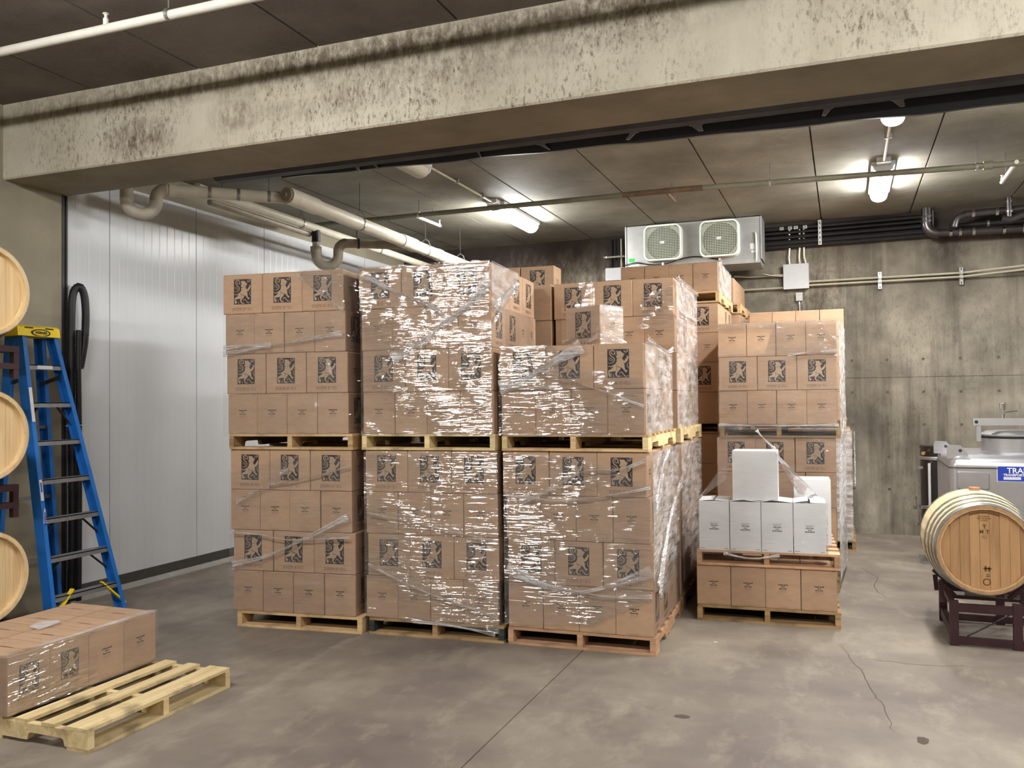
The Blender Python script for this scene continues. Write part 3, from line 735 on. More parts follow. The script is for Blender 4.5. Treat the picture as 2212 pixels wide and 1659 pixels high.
# right tall stack, front of its row
O3, A3 = (-2.18, 5.52), 2.0 * DEG
z1 = stack(O3, A3, 'lower right tall stack', 'NWNW', (.0, .002, -.012, -.032), 'cartons of the right tall stack', REDW, plabel='reddish pallet on the floor under the right tall stack')
z2 = stack(O3, A3, 'upper right tall stack', 'NW', (-.04, -.047), 'cartons of the right tall stack', PINE, zb=z1[-1], pdx=-.032, plabel='yellow notched pallet at mid height in the right tall stack', smat=PINE2)
film(O3, A3, z1[0], 'clear film twisted into strands on the lower right tall stack', [('f', FILMH, [(-.02, z1[4] - .01), (-.02, z1[0] + .02), (.6, z1[0] + .06), (.98, .36), (1.0, .75), (1.0, 1.1), (.7, 1.22), (.45, z1[4] - .03)]), ('r', FILMM, [(0, .42), (0, z1[4] - .01), (1.16, z1[4] - .01), (1.16, .5), (.5, .3)]), ('r', FILM, R_(0, 1.16, z1[0], .5))],
     [('f', [(.0, .52), (.25, .42), (.5, .385), (.75, .45), (1.0, .55)], .09), ('f', [(.05, .47), (.4, .40), (.7, .37), (1.0, .385)], .04), ('f', [(.1, .96), (.35, 1.08), (.55, 1.19), (.8, 1.21), (1.0, 1.28)], .04), ('f', [(.0, 1.02), (.4, .99), (.75, 1.04), (1.0, 1.09)], .03),
      ('r', [(.12, .36), (.3, .58), (.55, .80), (.9, .95), (1.2, 1.02)], .11), ('r', [(.0, 1.0), (.15, 1.12), (.35, 1.24), (.6, 1.3)], .03), ('r', [(.05, .45), (.25, .62), (.5, .78)], .06), ('r', [(.0, .95), (.12, 1.02), (.3, 1.16)], .025)], W=1.012)
film(O3, A3, z2[0], 'clear film pulled over the short upper load of the right tall stack', [('f', FILMH, [(-.05, z2[0] - .01), (.96, z2[0] - .01), (.96, z2[1] + .06), (.6, z2[1] + .13), (.32, z2[2] + .003), (-.05, z2[2] + .003)]), ('r', FILMM, [(0, z2[0]), (1.16, z2[0]), (1.16, z2[2] - .02), (.6, z2[2] + .01), (.2, z2[2] + .02), (0, z2[2] + .005)])],
     [('f', [(-.04, 1.76), (.12, 1.80), (.3, 1.90), (.55, 2.03)], .12), ('f', [(.1, 1.92), (.4, 1.82), (.7, 1.72), (.96, 1.62)], .03), ('f', [(.0, 1.75), (.15, 1.76), (.35, 1.75)], .03), ('r', [(.0, 2.06), (.3, 2.05), (.8, 2.02), (1.1, 2.05)], .07)], W=.972)
# loose carton standing askew on top of it
tc = carton((0, 0, z2[-1]), -24 * DEG, 'lion-print tan carton standing askew on top of the right tall stack', 'cartons of the right tall stack')
_a = -24 * DEG; _cx, _cy = -CL / 2, CW / 2
tc.location = (-1.60 + math.cos(_a) * _cx - math.sin(_a) * _cy, 5.90 + math.sin(_a) * _cx + math.cos(_a) * _cy, z2[-1])
add_print(tc, 'L'); add_print(tc, 'E')
film((-1.60 - .334 * math.cos(_a) - .01, 5.90 - .334 * math.sin(_a) - .01), _a, z2[-1], 'clear film draped over the askew carton on the right tall stack', [('f', FILM, R_(-.01, .345, z2[-1] + .0, z2[-1] + .305)), ('r', FILMM, R_(-.01, .26, z2[-1], z2[-1] + .305))],
     [('f', [(.0, z2[-1] + .05), (.2, z2[-1] + .09), (.345, z2[-1] + .13)], .03), ('f', [(.345, z2[-1] + .09), (.2, z2[-1] + .02), (.05, z2[-1] - .03)], .06), ('r', [(.0, z2[-1] + .12), (.1, z2[-1] + .08), (.26, z2[-1] + .02)], .08)], W=.348)

# stack behind the right tall stack
O4, A4 = (-2.23, 6.83), 1.0 * DEG
z1 = stack(O4, A4, 'lower stack behind right tall stack', 'NWNW', (0, 0, 0, 0), 'cartons of the stack behind the right tall stack', OLDW, front=False, right=(0, 1, 2, 3), plabel='floor pallet under the stack behind the right tall stack')
z2 = stack(O4, A4, 'upper stack behind right tall stack', 'NWNW', (-.01, -.01, -.02, -.03), 'cartons of the stack behind the right tall stack', PINE2, zb=z1[-1], plabel='notched mid-height pallet in the stack behind the right tall stack', rows=(False, False, (2, 3), True))
film(O4, A4, z1[0], 'clear film on the lower load behind the right tall stack', [('r', FILMM, R_(0, 1.16, z1[0] + .1, z1[4] - .01))], [], W=1.02)
film(O4, A4, z2[0], 'clear film bunched along the top of the stack behind the right tall stack', [('r', FILMM, R_(0, 1.16, z2[0], z2[4] + .003)), ('f', FILMH, [(.12, z2[3] + .05), (.33, z2[3] + .02), (.33, z2[4] + .002), (.17, z2[4] + .002), (.21, z2[3] + .2)]), ('f', FILMH, [(.68, z2[3] - .1), (.97, z2[3] - .12), (.97, z2[3] + .24), (.72, z2[3] + .16)])],
     [('r', [(.0, z2[4]), (.12, z2[4] - .06), (.25, z2[4] - .16), (.38, z2[4] - .3)], .07), ('r', [(.0, z2[3] + .02), (.3, z2[3] + .01), (.9, z2[3] + .02)], .04), ('r', [(.0, z2[4] - .01), (.4, z2[4] - .01), (1.1, z2[4] - .02)], .05)], W=.997)
# third stack of that row, with a third pallet on top
O5, A5 = (-2.17, 8.8), 0.5 * DEG
z1 = stack(O5, A5, 'lower pallet, stack under the fan unit', 'NWNW', (0, 0, 0, 0), 'cartons of the stack under the fan unit', OLDW, front=False, right=False, plabel='floor pallet deep in the row of the right tall stack')
z2 = stack(O5, A5, 'middle load below fan unit', 'NWNW', (.02, .01, .01, .0), 'cartons of the stack under the fan unit', OLDW, zb=z1[-1], plabel='shaded mid-height pallet in the stack under the fan unit', rows=(False, (2,), (3,), (2,)), rowrights=[False, False, False, True])
z3 = stack(O5, A5, 'top load below fan unit', 'N', (.0,), 'cartons of the stack under the fan unit', PINE, zb=z2[-1], plabel='high pallet under a single carton row below the fan unit', smat=PINE)
film(O5, A5, z3[0], 'clear film round the single carton row below the fan unit', [('r', FILMM, R_(0, 1.1, z3[0], z3[1]))], [('r', [(.0, z3[1]), (.1, z3[1] - .08), (.3, z3[1] - .2)], .05)], W=1.016)
O6, A6 = (-2.10, 10.08), 0.0
z1 = stack(O6, A6, 'lower pallet, rearmost stack by back wall', 'NWNW', (0, 0, 0, 0), 'cartons of the rearmost stack by the back wall', OLDW, front=False, right=False, plabel='floor pallet of the rearmost stack by the back wall')
z2 = stack(O6, A6, 'middle pallet, rearmost stack by back wall', 'NWNW', (0, 0, 0, 0), 'cartons of the rearmost stack by the back wall', OLDW, zb=z1[-1], front=False, right=False, plabel='mid-height pallet of the rearmost stack by the back wall')
z3 = stack(O6, A6, 'rearmost stack by back wall', 'N', (-.06,), 'cartons of the rearmost stack by the back wall', PINE, zb=z2[-1], plabel='highest pallet of the rearmost stack, sticking out to the right', front=(3,), right=False)
# stack behind the middle tall stack with two cartons on top
O7, A7 = (-3.28, 6.76), 3.0 * DEG
z1 = stack(O7, A7, 'lower pallet, stack behind middle tall stack', 'NWNW', (0, 0, 0, 0), 'g', OLDW, front=False, right=False, plabel='floor pallet of the stack behind the middle tall stack')
z2 = stack(O7, A7, 'upper pallet, stack behind middle tall stack', 'NWNW', (0, 0, 0, 0), 'g', OLDW, zb=z1[-1], front=False, right=False, plabel='mid-height pallet of the stack behind the middle tall stack')
for i, x in enumerate((-3.045, -2.705)):
    c_ = carton((x, 7.66 + CW / 2 + .02 * i, z2[-1]), 2 * DEG, ['lion-print tan carton on top, half hidden behind the middle tall stack', 'brightly lit tan carton on top behind the middle tall stack'][i], 'cartons on top behind the middle tall stack')
    add_print(c_, 'L'); add_print(c_, 'E')

# right rear stack
O8, A8 = (-1.075, 7.88), 0.4 * DEG
z1 = stack(O8, A8, 'lower right rear stack', 'NWNW', (.0, .0, .0, .0), 'cartons of the right rear stack', OLDW, plabel='floor pallet of the right rear stack', rows=(False, False, (3,), True), right=True)
z2 = stack(O8, A8, 'upper right rear stack', 'NWN', (.02, .025, .02), 'cartons of the right rear stack', OLDW, zb=z1[-1], pdx=.03, plabel='film-wrapped mid-height pallet of the right rear stack', smat=OLDW)
film(O8, A8, z1[0], 'clear film sagging from the lower right rear stack', [('x', FILMG, [(1.024, -.01, -.02), (1.095, 1.2, -.02), (1.095, 1.2, z1[4] - z1[0]), (1.024, -.01, z1[4] - z1[0])]), ('f', FILM, R_(0, 1.01, z1[2], z1[4]))], [('r', [(.05, z1[4] + .05), (.06, 1.1), (.05, .8)], .03)], W=1.022)
film(O8, A8, z2[0], 'glossy clear film on the upper right rear stack and its pallet', [('f', FILMH, [(.45, z2[2] + .06), (1.03, z2[2] - .02), (1.03, z2[3] + .004), (.02, z2[3] + .003), (.02, z2[3] - .05), (.5, z2[3] - .06)]), ('f', FILM, R_(.02, 1.03, z2[0] - .12, z2[2] + .06)), ('f', FILMM, R_(.02, 1.03, z2[0] - .045, z2[0] + .004)), ('x', FILMG, [(1.042, -.01, -.1), (1.10, 1.2, -.1), (1.10, 1.2, z2[3] - z2[0]), (1.042, -.01, z2[3] - z2[0])])],
     [('f', [(.62, z2[2] + .0), (.8, z2[2] + .02), (1.03, z2[2] + .025)], .04), ('f', [(.9, z2[3] - .0), (.95, z2[3] - .1), (1.03, z2[3] - .2)], .02), ('f', [(.02, z2[0] - .005), (.5, z2[0] - .012), (1.03, z2[0] - .005)], .03)], W=1.04)
O9, A9 = (-.99, 10.05), 0.0
z1 = stack(O9, A9, 'lower stack behind right rear stack', 'WNWN', (.05, .05, .05, .05), 'cartons of the stack behind the right rear stack', OLDW, front=False, right=(0, 1, 2, 3), pdx=.07, plabel='floor pallet of the stack behind the right rear stack')
z2 = stack(O9, A9, 'upper stack behind right rear stack', 'WNWN', (.0, .0, .0, .0), 'cartons of the stack behind the right rear stack', OLDW, zb=z1[-1], plabel='mid-height pallet of the stack behind the right rear stack', rows=(False, False, False, True), right=False)
film(O9, A9, z1[0], 'milky film on the far lower stack by the right walkway', [('r', FILMM, R_(0, 1.16, z1[0], z1[4])), ('f', FILMG, R_(.9, 1.065, z1[0], z1[4]))], [('r', [(.1, 1.3), (.12, 1.0), (.1, .7)], .04)], W=1.07)

# small front stack: one carton row, then white cartons
O10, A10 = (-1.06, 6.585), 3.4 * DEG
z1 = stack(O10, A10, 'small front stack with white cartons', 'N', (-.005,), 'cartons of the small front stack', OLDW, plabel='worn pallet on the floor under the small front stack', smat=OLDW)
pallet((O10[0], O10[1] + .002, z1[-1]), A10, 'upper pallet under the white cartons of the small front stack', REDW, REDW)
zw = z1[-1] + PH
def white_carton(lx, ly, z, w, d, h, yaw, label, flip=True, open_top=True, prints=True):
    ca, sa = math.cos(A10), math.sin(A10)
    wx, wy = O10[0] + ca * lx - sa * ly, O10[1] + sa * lx + ca * ly
    o = link('white_carton', None, None, None, (wx, wy, z), (0, 0, A10 + yaw)); tag(o, label, 'carton', 'white cartons of the small front stack')
    mb = MB().box(-w / 2, w / 2, -d / 2, d / 2, 0, h) if not open_top else None
    if open_top:
        t_ = .004; mb = MB()
        mb.box(-w / 2, w / 2, -d / 2, -d / 2 + t_, 0, h); mb.box(-w / 2, w / 2, d / 2 - t_, d / 2, 0, h)
        mb.box(-w / 2, -w / 2 + t_, -d / 2 + t_, d / 2 - t_, 0, h); mb.box(w / 2 - t_, w / 2, -d / 2 + t_, d / 2 - t_, 0, h); mb.box(-w / 2 + t_, w / 2 - t_, -d / 2 + t_, d / 2 - t_, 0, t_)
    link('body', mb.mesh('body'), WCARD, o)
    if open_top:
        for s_, tilt in ((-1, random.uniform(.02, .10)), (1, random.uniform(.05, .25))):
            f = MB().box(0, s_ * w * .47, -d / 2 + .004, d / 2 - .004, 0, .003) if s_ > 0 else MB().box(-w * .47, 0, -d / 2 + .004, d / 2 - .004, 0, .003)
            link('flap', f.mesh('flap'), WCARD, o, (-s_ * w / 2, 0, h + .001), (0, -s_ * tilt, 0))
    else:
        for s_ in (-1, 1):
            link('flap', MB().box(-w / 2 + .002, w / 2 - .002, min(0, s_ * d / 2) + .001, max(0, s_ * d / 2) - .002, 0, .003).mesh('flap'), WCARD, o, (0, 0, h))
    if prints: link('fine_print', ME_FINEF, None, o, (0, -d / 2, h * .5), (0, 0, 0))['kind'] = 'stuff'
    if prints: link('text_print', ME_TEXTF, None, o, (0, -d / 2, h * .5), (0, 0, 0))['label'] = 'small black lettering upside down'
    return o
for i in range(4):
    white_carton(.02 + (i + .5) * .2265, .155, zw, .222, .30, .365, random.uniform(-.01, .01), '%s white carton with upside-down print in the small front stack' % ['leftmost', 'second', 'third', 'rightmost'][i])
white_carton(.435, .16, zw + .375, .325, .27, .365, -.02, 'blank white carton standing alone on top of the white row', open_top=False, prints=False)
white_carton(.845, .56, zw, .27, .30, .50, .0, 'tall white carton behind the white row, catching the light', open_top=False)
white_carton(.2, .47, zw, .3, .3, .30, .02, 'low white carton behind the left end of the white row', open_top=False, prints=False)
film(O10, A10, zw, 'loose clear film draped over the white cartons', [('f', FILM, [(0.01, zw - .03), (.93, zw + .0), (.935, zw + .37), (.62, zw + .38), (.6, zw + .75), (.27, zw + .75), (.26, zw + .38), (.01, zw + .37)]), ('r', FILMM, [(-.01, zw), (.33, zw + .0), (.33, zw + .3), (-.01, zw + .37)]),
     ('x', FILMM, [(.58, .0, .74), (.93, .0, .37), (.93, .35, .37), (.74, .36, .40), (.62, .28, .62)]), ('x', FILM, [(.28, .0, .74), (.01, .0, .37), (.02, .33, .36), (.2, .3, .5)])],
     [('f', [(.45, zw + .9), (.5, zw + .84), (.58, zw + .76)], .03), ('f', [(.2, zw - .02), (.4, zw - .05), (.6, zw - .02)], .03)], W=.94)

# left foreground load on its pallet
pallet((-3.39, 3.115, 0), PI / 2, 'pale pallet in the left foreground with bare boards showing', PINE2, PINE2)
gl = 'cartons of the low load in the left foreground'
for r in range(2):
    for c in range(4):
        x = -3.905 - CL / 2 - r * (CL + .003); y = 3.10 + (c + .5) * .2475
        o = carton((x, y, PH), PI, '%s carton, %s in the %s row of the low left foreground load' % (('lion-print tan' if c < 2 else 'text-print tan') if r == 0 else 'tan', ['nearest', 'second nearest', 'third nearest', 'farthest'][c], ['front', 'rear'][r]), gl)
        if r == 0: add_print(o, 'S' if c < 2 else 'B')
        link('top_print', ME_TOP, None, o, (0, .0, CH - .0004), (0, 0, PI))['label'] = 'brown printed lines'
film((-3.39, 3.10), PI / 2, PH, 'tight clear film round the low load in the left foreground', [('x', FILMH, [(-.006, .505, .0), (.55, .505, .0), (.55, .505, .303), (-.006, .505, .303)]), ('x', FILM, [(.55, .505, .0), (.996, .505, .0), (.996, .505, .303), (.55, .505, .303)]), ('x', FILM, [(-.006, 1.19, 0), (-.006, .505, 0), (-.006, .505, .303), (-.006, 1.19, .303)]), ('x', FILM, [(.996, .505, 0), (.996, 1.19, 0), (.996, 1.19, .303), (.996, .505, .303)]),
     ('x', FILMM, [(-.006, .505, .3045), (.996, .505, .3045), (.996, .56, .3055), (.4, .535, .3055), (-.006, .56, .3055)]), ('x', FILMR, [(.42, .80, .306), (.55, .78, .32), (.60, .86, .309), (.52, .93, .323), (.44, .9, .308)])], [])
if REST.f:
    ro = link('carton_remainder', REST.mesh('carton_remainder'), CARD)
    tag(ro, 'further tan cartons hidden inside and behind the stacks', 'cartons', kind='stuff')

# ------------------------------------------------------------------ black wrap along the rear of the beam
t = Thing('insulation_wrap', 'black plastic-wrapped insulated pipe running along the rear of the concrete beam', 'insulation', (0, 5.5, 3.4))
prof = [(5.412, 3.60), (5.412, 3.452), (5.45, 3.425), (5.52, 3.42), (5.57, 3.45), (5.60, 3.52), (5.58, 3.60)]
t.part('upper_roll', MB().prism(prof, 'x', -4.6, XR), plain('dull_black_roll', srgb(58, 58, 62), .6, var=.25, scale=6))
mb = MB(); nx = 90; rnd = random.Random(4)
rows = []
for i in range(nx + 1):
    x = -4.1 + (XR + 4.05) * i / nx
    sag = .012 * math.sin(i * .9) + rnd.uniform(-.006, .006)
    k = min(.088, max(0, (x + 4.1) * .0195))
    zb_ = 3.44 - k + sag * .35
    rows.append([(x, 5.58, 3.52), (x, 5.605, (3.50 + zb_) / 2), (x, 5.62, zb_), (x, 5.68, zb_ + .01), (x, 5.72, 3.56)])
mb.add([p for r in rows for p in r], [(i * 5 + j, (i + 1) * 5 + j, (i + 1) * 5 + j + 1, i * 5 + j + 1)[::-1] for i in range(nx) for j in range(4)])
t.part('lower_sheet', mb, M_BLKPLAST, 50)
for (x, w, lean) in ((-3.42, .05, .04), (-3.28, .05, .08), (-2.42, .03, .04), (-1.98, .10, .12), (-1.25, .09, -.10), (-.90, .16, .06), (.30, .14, .05), (-.05, .1, -.06)):
    mb = MB(); y = 5.594
    pts = [(x - w * 1.6, 3.47), (x - w * .4, 3.462), (x - w * .12 + lean * .4, 3.44), (x + lean * .8, 3.405), (x + w * .2 + lean * .8, 3.402), (x + w * .3 + lean * .4, 3.44), (x + w * .7, 3.46), (x + w * 1.8, 3.475), (x + w * 1.5, 3.49), (x - w * 1.5, 3.485)]
    mb.prism(pts, 'y', 5.588, 5.603 + .01)
    t.part('torn_patch', mb, M_TORN)

# ------------------------------------------------------------------ sprinkler pipes
def ring(c, r, w, axis, h=None, n=14):
    """a flat band hanger around a pipe"""
    pr = [(r, -w / 2), (r, w / 2), (r + .004, w / 2), (r + .004, -w / 2)]
    return MB().lathe(pr, n, axis, c, True)
t = Thing('sprinkler_pipe', 'bright white sprinkler pipe hung before the beam', 'pipe', (-6.1, 3.82, 3.88))
t.part('pipe', MB().tube([(-6.12, 3.82, 3.88), (XR, 3.82, 3.88)], .027, 12), M_PIPEW, 40)
for x in (-3.55, -.6, 2.4):
    t.part('hanger', MB().tube([(x, 3.82, 3.91), (x, 3.82, ZF - .003)], .005, 6), M_GALV, 40)
    t.part('hanger_loop', ring((x, 3.82, 3.885), .031, .022, 'x'), M_GALV)
for x in (-4.02, 1.4):
    t.part('sprinkler_head', MB().lathe([(.016, 3.902), (.016, 3.94), (.009, 3.945), (.009, 3.965), (.018, 3.968), (.018, 3.972)], 10, 'z', (x, 3.82, 0)), M_PIPEW)
t = Thing('sprinkler_pipe', 'grey-green sprinkler pipe crossing below the rear ceiling', 'pipe', (-5.9, 8.45, 3.73))
def spz(x): return 3.735 - max(0, x + 1.5) * .02
t.part('pipe', MB().tube([(-5.9, 8.45, spz(-5.9)), (-1.5, 8.45, spz(-1.5)), (XR, 8.45, spz(XR))], .027, 12), M_PIPEG, 40)
t.part('rusty_length', MB().tube([(-2.05, 8.45, 3.735), (-1.5, 8.45, 3.735), (-1.25, 8.45, 3.73)], .0285, 12), M_RUST, 40)
for x in (-4.35, -.62, 1.12):
    t.part('hanger', MB().tube([(x, 8.45, spz(x) + .02), (x, 8.45, ZB - .004)], .003, 6), M_DARK, 40)
    t.part('hanger_loop', ring((x, 8.45, spz(x)), .029, .02, 'x'), M_GALV)
t.part('coupling', MB().tube([(1.17, 8.45, spz(1.17)), (1.24, 8.45, spz(1.24))], .038, 12), M_PIPEG, 40)
for i, (x, y0, dx, dy, m) in enumerate(((-4.42, 8.47, .02, .62, M_PIPEW), (-1.62, 8.47, .0, .5, M_RUST), (1.42, 8.42, .0, .75, M_PIPEW))):
    z = spz(x) + .005
    t.part('branch_arm', MB().tube([(x, y0, z), (x + dx, y0 + dy, z)], .018, 10), m, 40)
    t.part('sprinkler_head', MB().lathe([(.012, z - .01), (.012, z + .035), (.007, z + .04), (.007, z + .055), (.015, z + .058), (.015, z + .062)], 10, 'z', (x + dx, y0 + dy - .02, 0)), m)
    t.part('hanger', MB().tube([(x + dx * .7, y0 + dy * .7, z + .015), (x + dx * .7, y0 + dy * .7, ZB - .004)], .003, 6), M_DARK, 40)

# ------------------------------------------------------------------ drain pipes under the ceiling along the white wall
def clevis(t, p, r, axis, ztop):
    """loop round the pipe, fork above it and a rod to the ceiling"""
    x, y, z = p
    t.part('hanger_loop', ring(p, r + .002, .022, axis), M_GALV)
    f = MB(); d = r + .005
    o = (d, 0) if axis == 'y' else (0, d)
    f.tube([(x - o[0], y - o[1], z + .01), (x - o[0] * .6, y - o[1] * .6, z + r + .03), (x, y, z + r + .06), (x + o[0] * .6, y + o[1] * .6, z + r + .03), (x + o[0], y + o[1], z + .01)], .006, 6)
    t.part('hanger_fork', f, M_GALV, 40)
    t.part('rod', MB().tube([(x, y, z + r + .05), (x, y, ztop - .004)], .003, 6), M_DARK, 40)
def arc(c, u, v, r, a0, a1, n=10):
    c, u, v = Vector(c), Vector(u), Vector(v)
    return [tuple(c + u * (r * math.cos(a0 + (a1 - a0) * i / n)) + v * (r * math.sin(a0 + (a1 - a0) * i / n))) for i in range(n + 1)]
t = Thing('drain_pipe', 'thick white drain pipe with a round end cap hung under the ceiling', 'pipe', (-4.56, 6.36, 3.5))
P1 = [(-4.56, 6.37, 3.505), (-4.56, 10.6, 3.425)]
t.part('pipe', MB().tube(P1, .068, 18), M_PVC, 40)
t.part('end_cap', MB().tube([(-4.56, 6.33, 3.506), (-4.56, 6.44, 3.504)], .076, 18), M_PVC, 40)
t.part('cleanout_plug', MB().tube([(-4.56, 6.315, 3.506), (-4.56, 6.331, 3.506)], .058, 18).box(-4.568, -4.552, 6.300, 6.318, 3.49, 3.522), M_PVCD, 40)
for y0, y1 in ((6.44, 6.78), (8.42, 8.75)):
    z0 = 3.505 - (y0 - 6.37) * .0189; t.part('wye_fitting', MB().tube([(-4.56, y0, z0), (-4.56, y1, z0 - .006)], .077, 18), M_PVC, 40)
for y in (7.55, 9.02, 10.0): clevis(t, (-4.56, y, 3.505 - (y - 6.37) * .0189), .068, 'y', ZB)
t.part('coupling', MB().tube([(-4.56, 9.3, 3.45), (-4.56, 9.42, 3.448)], .075, 18), M_PVC, 40)
# its slanting branch with a U-trap near the beam
t = Thing('trap_pipe', 'white drain branch ending in a U-shaped trap by the beam', 'pipe', (-5.45, 5.7, 3.5))
dv = Vector((.757, .653, 0))
b0 = Vector((-5.37, 5.755, 3.5)); b1 = Vector((-4.62, 6.40, 3.5))
t.part('pipe', MB().tube([b0, b1], .052, 16), M_PVC, 40)
ur = .115
c1 = b0 + Vector((0, 0, -ur * .75))
elbow = arc(c1, dv, (0, 0, 1), ur * .75, PI / 2, PI, 8)
q = Vector(elbow[-1]); c2 = q - dv * ur + Vector((0, 0, -.02))
uu = [tuple(q)] + arc(c2, dv, (0, 0, 1), ur, 0, -PI, 14)
e2 = Vector(uu[-1])
t.part('trap_bend', MB().tube(elbow[::1] + uu[1:] + [tuple(e2 + Vector((0, 0, .15)))], .054, 16), M_PVCD, 60)
t.part('riser', MB().tube([tuple(e2 + Vector((0, 0, .1))), (e2.x, e2.y, ZB)], .046, 14), M_PVC, 40)
for k in (.02, .34, .58, .84):
    p = b0.lerp(b1, k); t.part('coupling' if k < .3 else 'hanger_loop', MB().tube([p, p + dv * (.05 if k < .3 else .022)], .058 if k < .3 else .056, 16), M_PVC if k < .3 else M_GALV, 40)
for k in (.45, .85):
    p = b0.lerp(b1, k); t.part('rod', MB().tube([p + Vector((0, 0, .05)), (p.x, p.y, ZB)], .003, 6), M_DARK, 40)
# thinner pipe nearer the wall
t = Thing('waste_pipe', 'thin white drain pipe running alongside the thick one, nearer the wall', 'pipe', (-5.4, 6.5, 3.6))
t.part('pipe', MB().tube([(-5.4, 6.15, 3.615), (-5.4, 11.2, 3.56)], .044, 14), M_PVC, 40)
t.part('lower_pipe', MB().tube([(-5.47, 6.4, 3.545), (-5.47, 8.0, 3.53)], .03, 12), M_PVCD, 40)
for y in (7.75, 9.4): clevis(t, (-5.4, y, 3.615 - (y - 6.15) * .0109), .044, 'y', ZB)
t.part('drop_collar', MB().tube([(-5.4, 8.02, 3.57), (-5.4, 8.02, 3.44)], .047, 14), M_BLACK, 40)
t.part('drop_pipe', MB().tube([(-5.4, 8.02, 3.46), (-5.4, 8.02, 3.28)], .040, 14), M_PVC, 40)
t = Thing('trap_pipe', 'white drain branch with a U-trap above the left tall stack', 'pipe', (-5.1, 8.2, 3.4))
dv = Vector((.82, .572, 0)).normalized()
s0 = Vector((-5.4, 8.02, 3.30)); ur = .12
c2 = s0 + dv * ur
pts = [tuple(s0 + Vector((0, 0, .06)))] + arc(c2, -dv, (0, 0, -1), ur, 0, PI, 14)
e = Vector(pts[-1]); c3 = e + Vector((0, 0, .05)) + dv * .09
pts += arc(c3, -dv, (0, 0, 1), .09, 0, PI / 2, 8)
t.part('trap_bend', MB().tube(pts, .054, 16), M_PVCD, 60)
e = Vector(pts[-1]); t.part('pipe', MB().tube([e, (-4.6, e.y + (-4.6 - e.x) * dv.y / dv.x, e.z)], .052, 16), M_PVCD, 40)
t.part('coupling', MB().tube([s0 + Vector((0, 0, .02)), s0 + Vector((0, 0, .09))], .062, 16), M_PVCD, 40)
p = e + dv * .12; t.part('hanger_loop', MB().tube([p, p + dv * .025], .058, 16), M_DARK, 40)
t.part('hanger_fork', MB().tube([p + Vector((0, 0, .05)), p + Vector((-.02, .02, .12)), p + Vector((0, 0, .16))], .007, 6), M_DARK, 40)

# ------------------------------------------------------------------ fan unit on the back wall
t = Thing('evaporator_unit', 'grey two-fan cooling unit hung under the ceiling at the back wall', 'cooling unit', (-1.75, 11.0, 3.36))
EY = 10.82
t.part('cabinet', MB().box(-2.585, -.91, EY, EY + .42, 3.375, 3.895).box(-.916, -.90, EY - .012, EY + .42, 3.375, 3.897).box(-2.597, -2.58, EY - .012, EY + .42, 3.34, 3.897), M_GMETAL)
t.part('drip_pan', MB().prism([(EY - .01, 3.375), (EY - .005, 3.33), (EY + .40, 3.30), (EY + .42, 3.375)], 'x', -2.58, -.92), M_GMETAL)
def rrect(cx, cz, hw, hh, r, n=5):
    out = []
    for (sx, sz, a) in ((1, 1, 0), (-1, 1, PI / 2), (-1, -1, PI), (1, -1, 1.5 * PI)):
        for i in range(n + 1):
            q = a + PI / 2 * i / n; out.append((cx + sx * (hw - r) + r * math.cos(q), cz + sz * (hh - r) + r * math.sin(q)))
    return out
for cx in (-2.10, -1.40):
    cz = 3.648
    o_, i_ = rrect(cx, cz, .243, .232, .085), rrect(cx, cz, .218, .208, .07); k = len(o_)
    mb = MB(); mb.add([(a, EY, b) for a, b in o_] + [(a * .97 + cx * .03, EY - .10, b * .97 + cz * .03) for a, b in o_] + [(a, EY - .10, b) for a, b in i_] + [(a, EY, b) for a, b in i_],
                      [(j * k + i, j * k + (i + 1) % k, (j + 1) * k + (i + 1) % k, (j + 1) * k + i) for j in range(3) for i in range(k)])
    sh = t.part('fan_guard', mb, plain('guard_white', srgb(222, 226, 220), .45, var=.03), 40)
    mb = MB()
    for g in range(-10, 11):
        a = g * .0205; lim = .206 if abs(a) < .15 else .206 - (abs(a) - .15) * .75
        mb.bar((cx + a, EY - .096, cz - lim), (cx + a, EY - .096, cz + lim), .005, .004, (0, 1, 0)); lim2 = .216 if abs(a) < .15 else .216 - (abs(a) - .15) * .75
        mb.bar((cx - lim2, EY - .092, cz + a), (cx + lim2, EY - .092, cz + a), .005, .004, (0, 1, 0))
    go = t.part('grille_mesh', mb, M_GRILLE, parent=sh); go['kind'] = 'stuff'
    t.part('badge', MB().box(cx - .028, cx + .028, EY - .104, EY - .098, cz - .014, cz + .014), M_LBL, parent=sh)
    t.part('recess', MB().tube([(cx, EY - .003, cz), (cx, EY - .0005, cz)], .215, 24), M_FAN)
    for b in range(4):
        a = b * PI / 2 + .4; mb = MB()
        mb.add([(cx + .03 * math.cos(a), EY - .02, cz + .03 * math.sin(a)), (cx + .19 * math.cos(a), EY - .030, cz + .19 * math.sin(a)), (cx + .19 * math.cos(a + .7), EY - .012, cz + .19 * math.sin(a + .7)), (cx + .03 * math.cos(a + 1), EY - .012, cz + .03 * math.sin(a + 1))], [(0, 1, 2, 3)])
        t.part('blade', mb, M_DARK)
t.part('sticker', MB().box(-2.55, -2.48, EY - .0025, EY, 3.44, 3.485), M_GREEN, label='green square sticker')
t.part('data_plate', MB().box(-2.57, -2.42, EY - .002, EY, 3.385, 3.42), M_LBL)
for x, z0, z1, w in ((-1.01, 3.50, 3.57, .03), (-1.0, 3.455, 3.485, .025)): t.part('label_plate', MB().box(x - w, x + w, EY - .002, EY, z0, z1), M_LBL)
t.part('side_pipe', MB().tube([(-.975, EY - .02, 3.70), (-.965, EY - .025, 3.66), (-.962, EY - .022, 3.40), (-.97, EY - .01, 3.34)], .011, 8), M_GALV, 40)
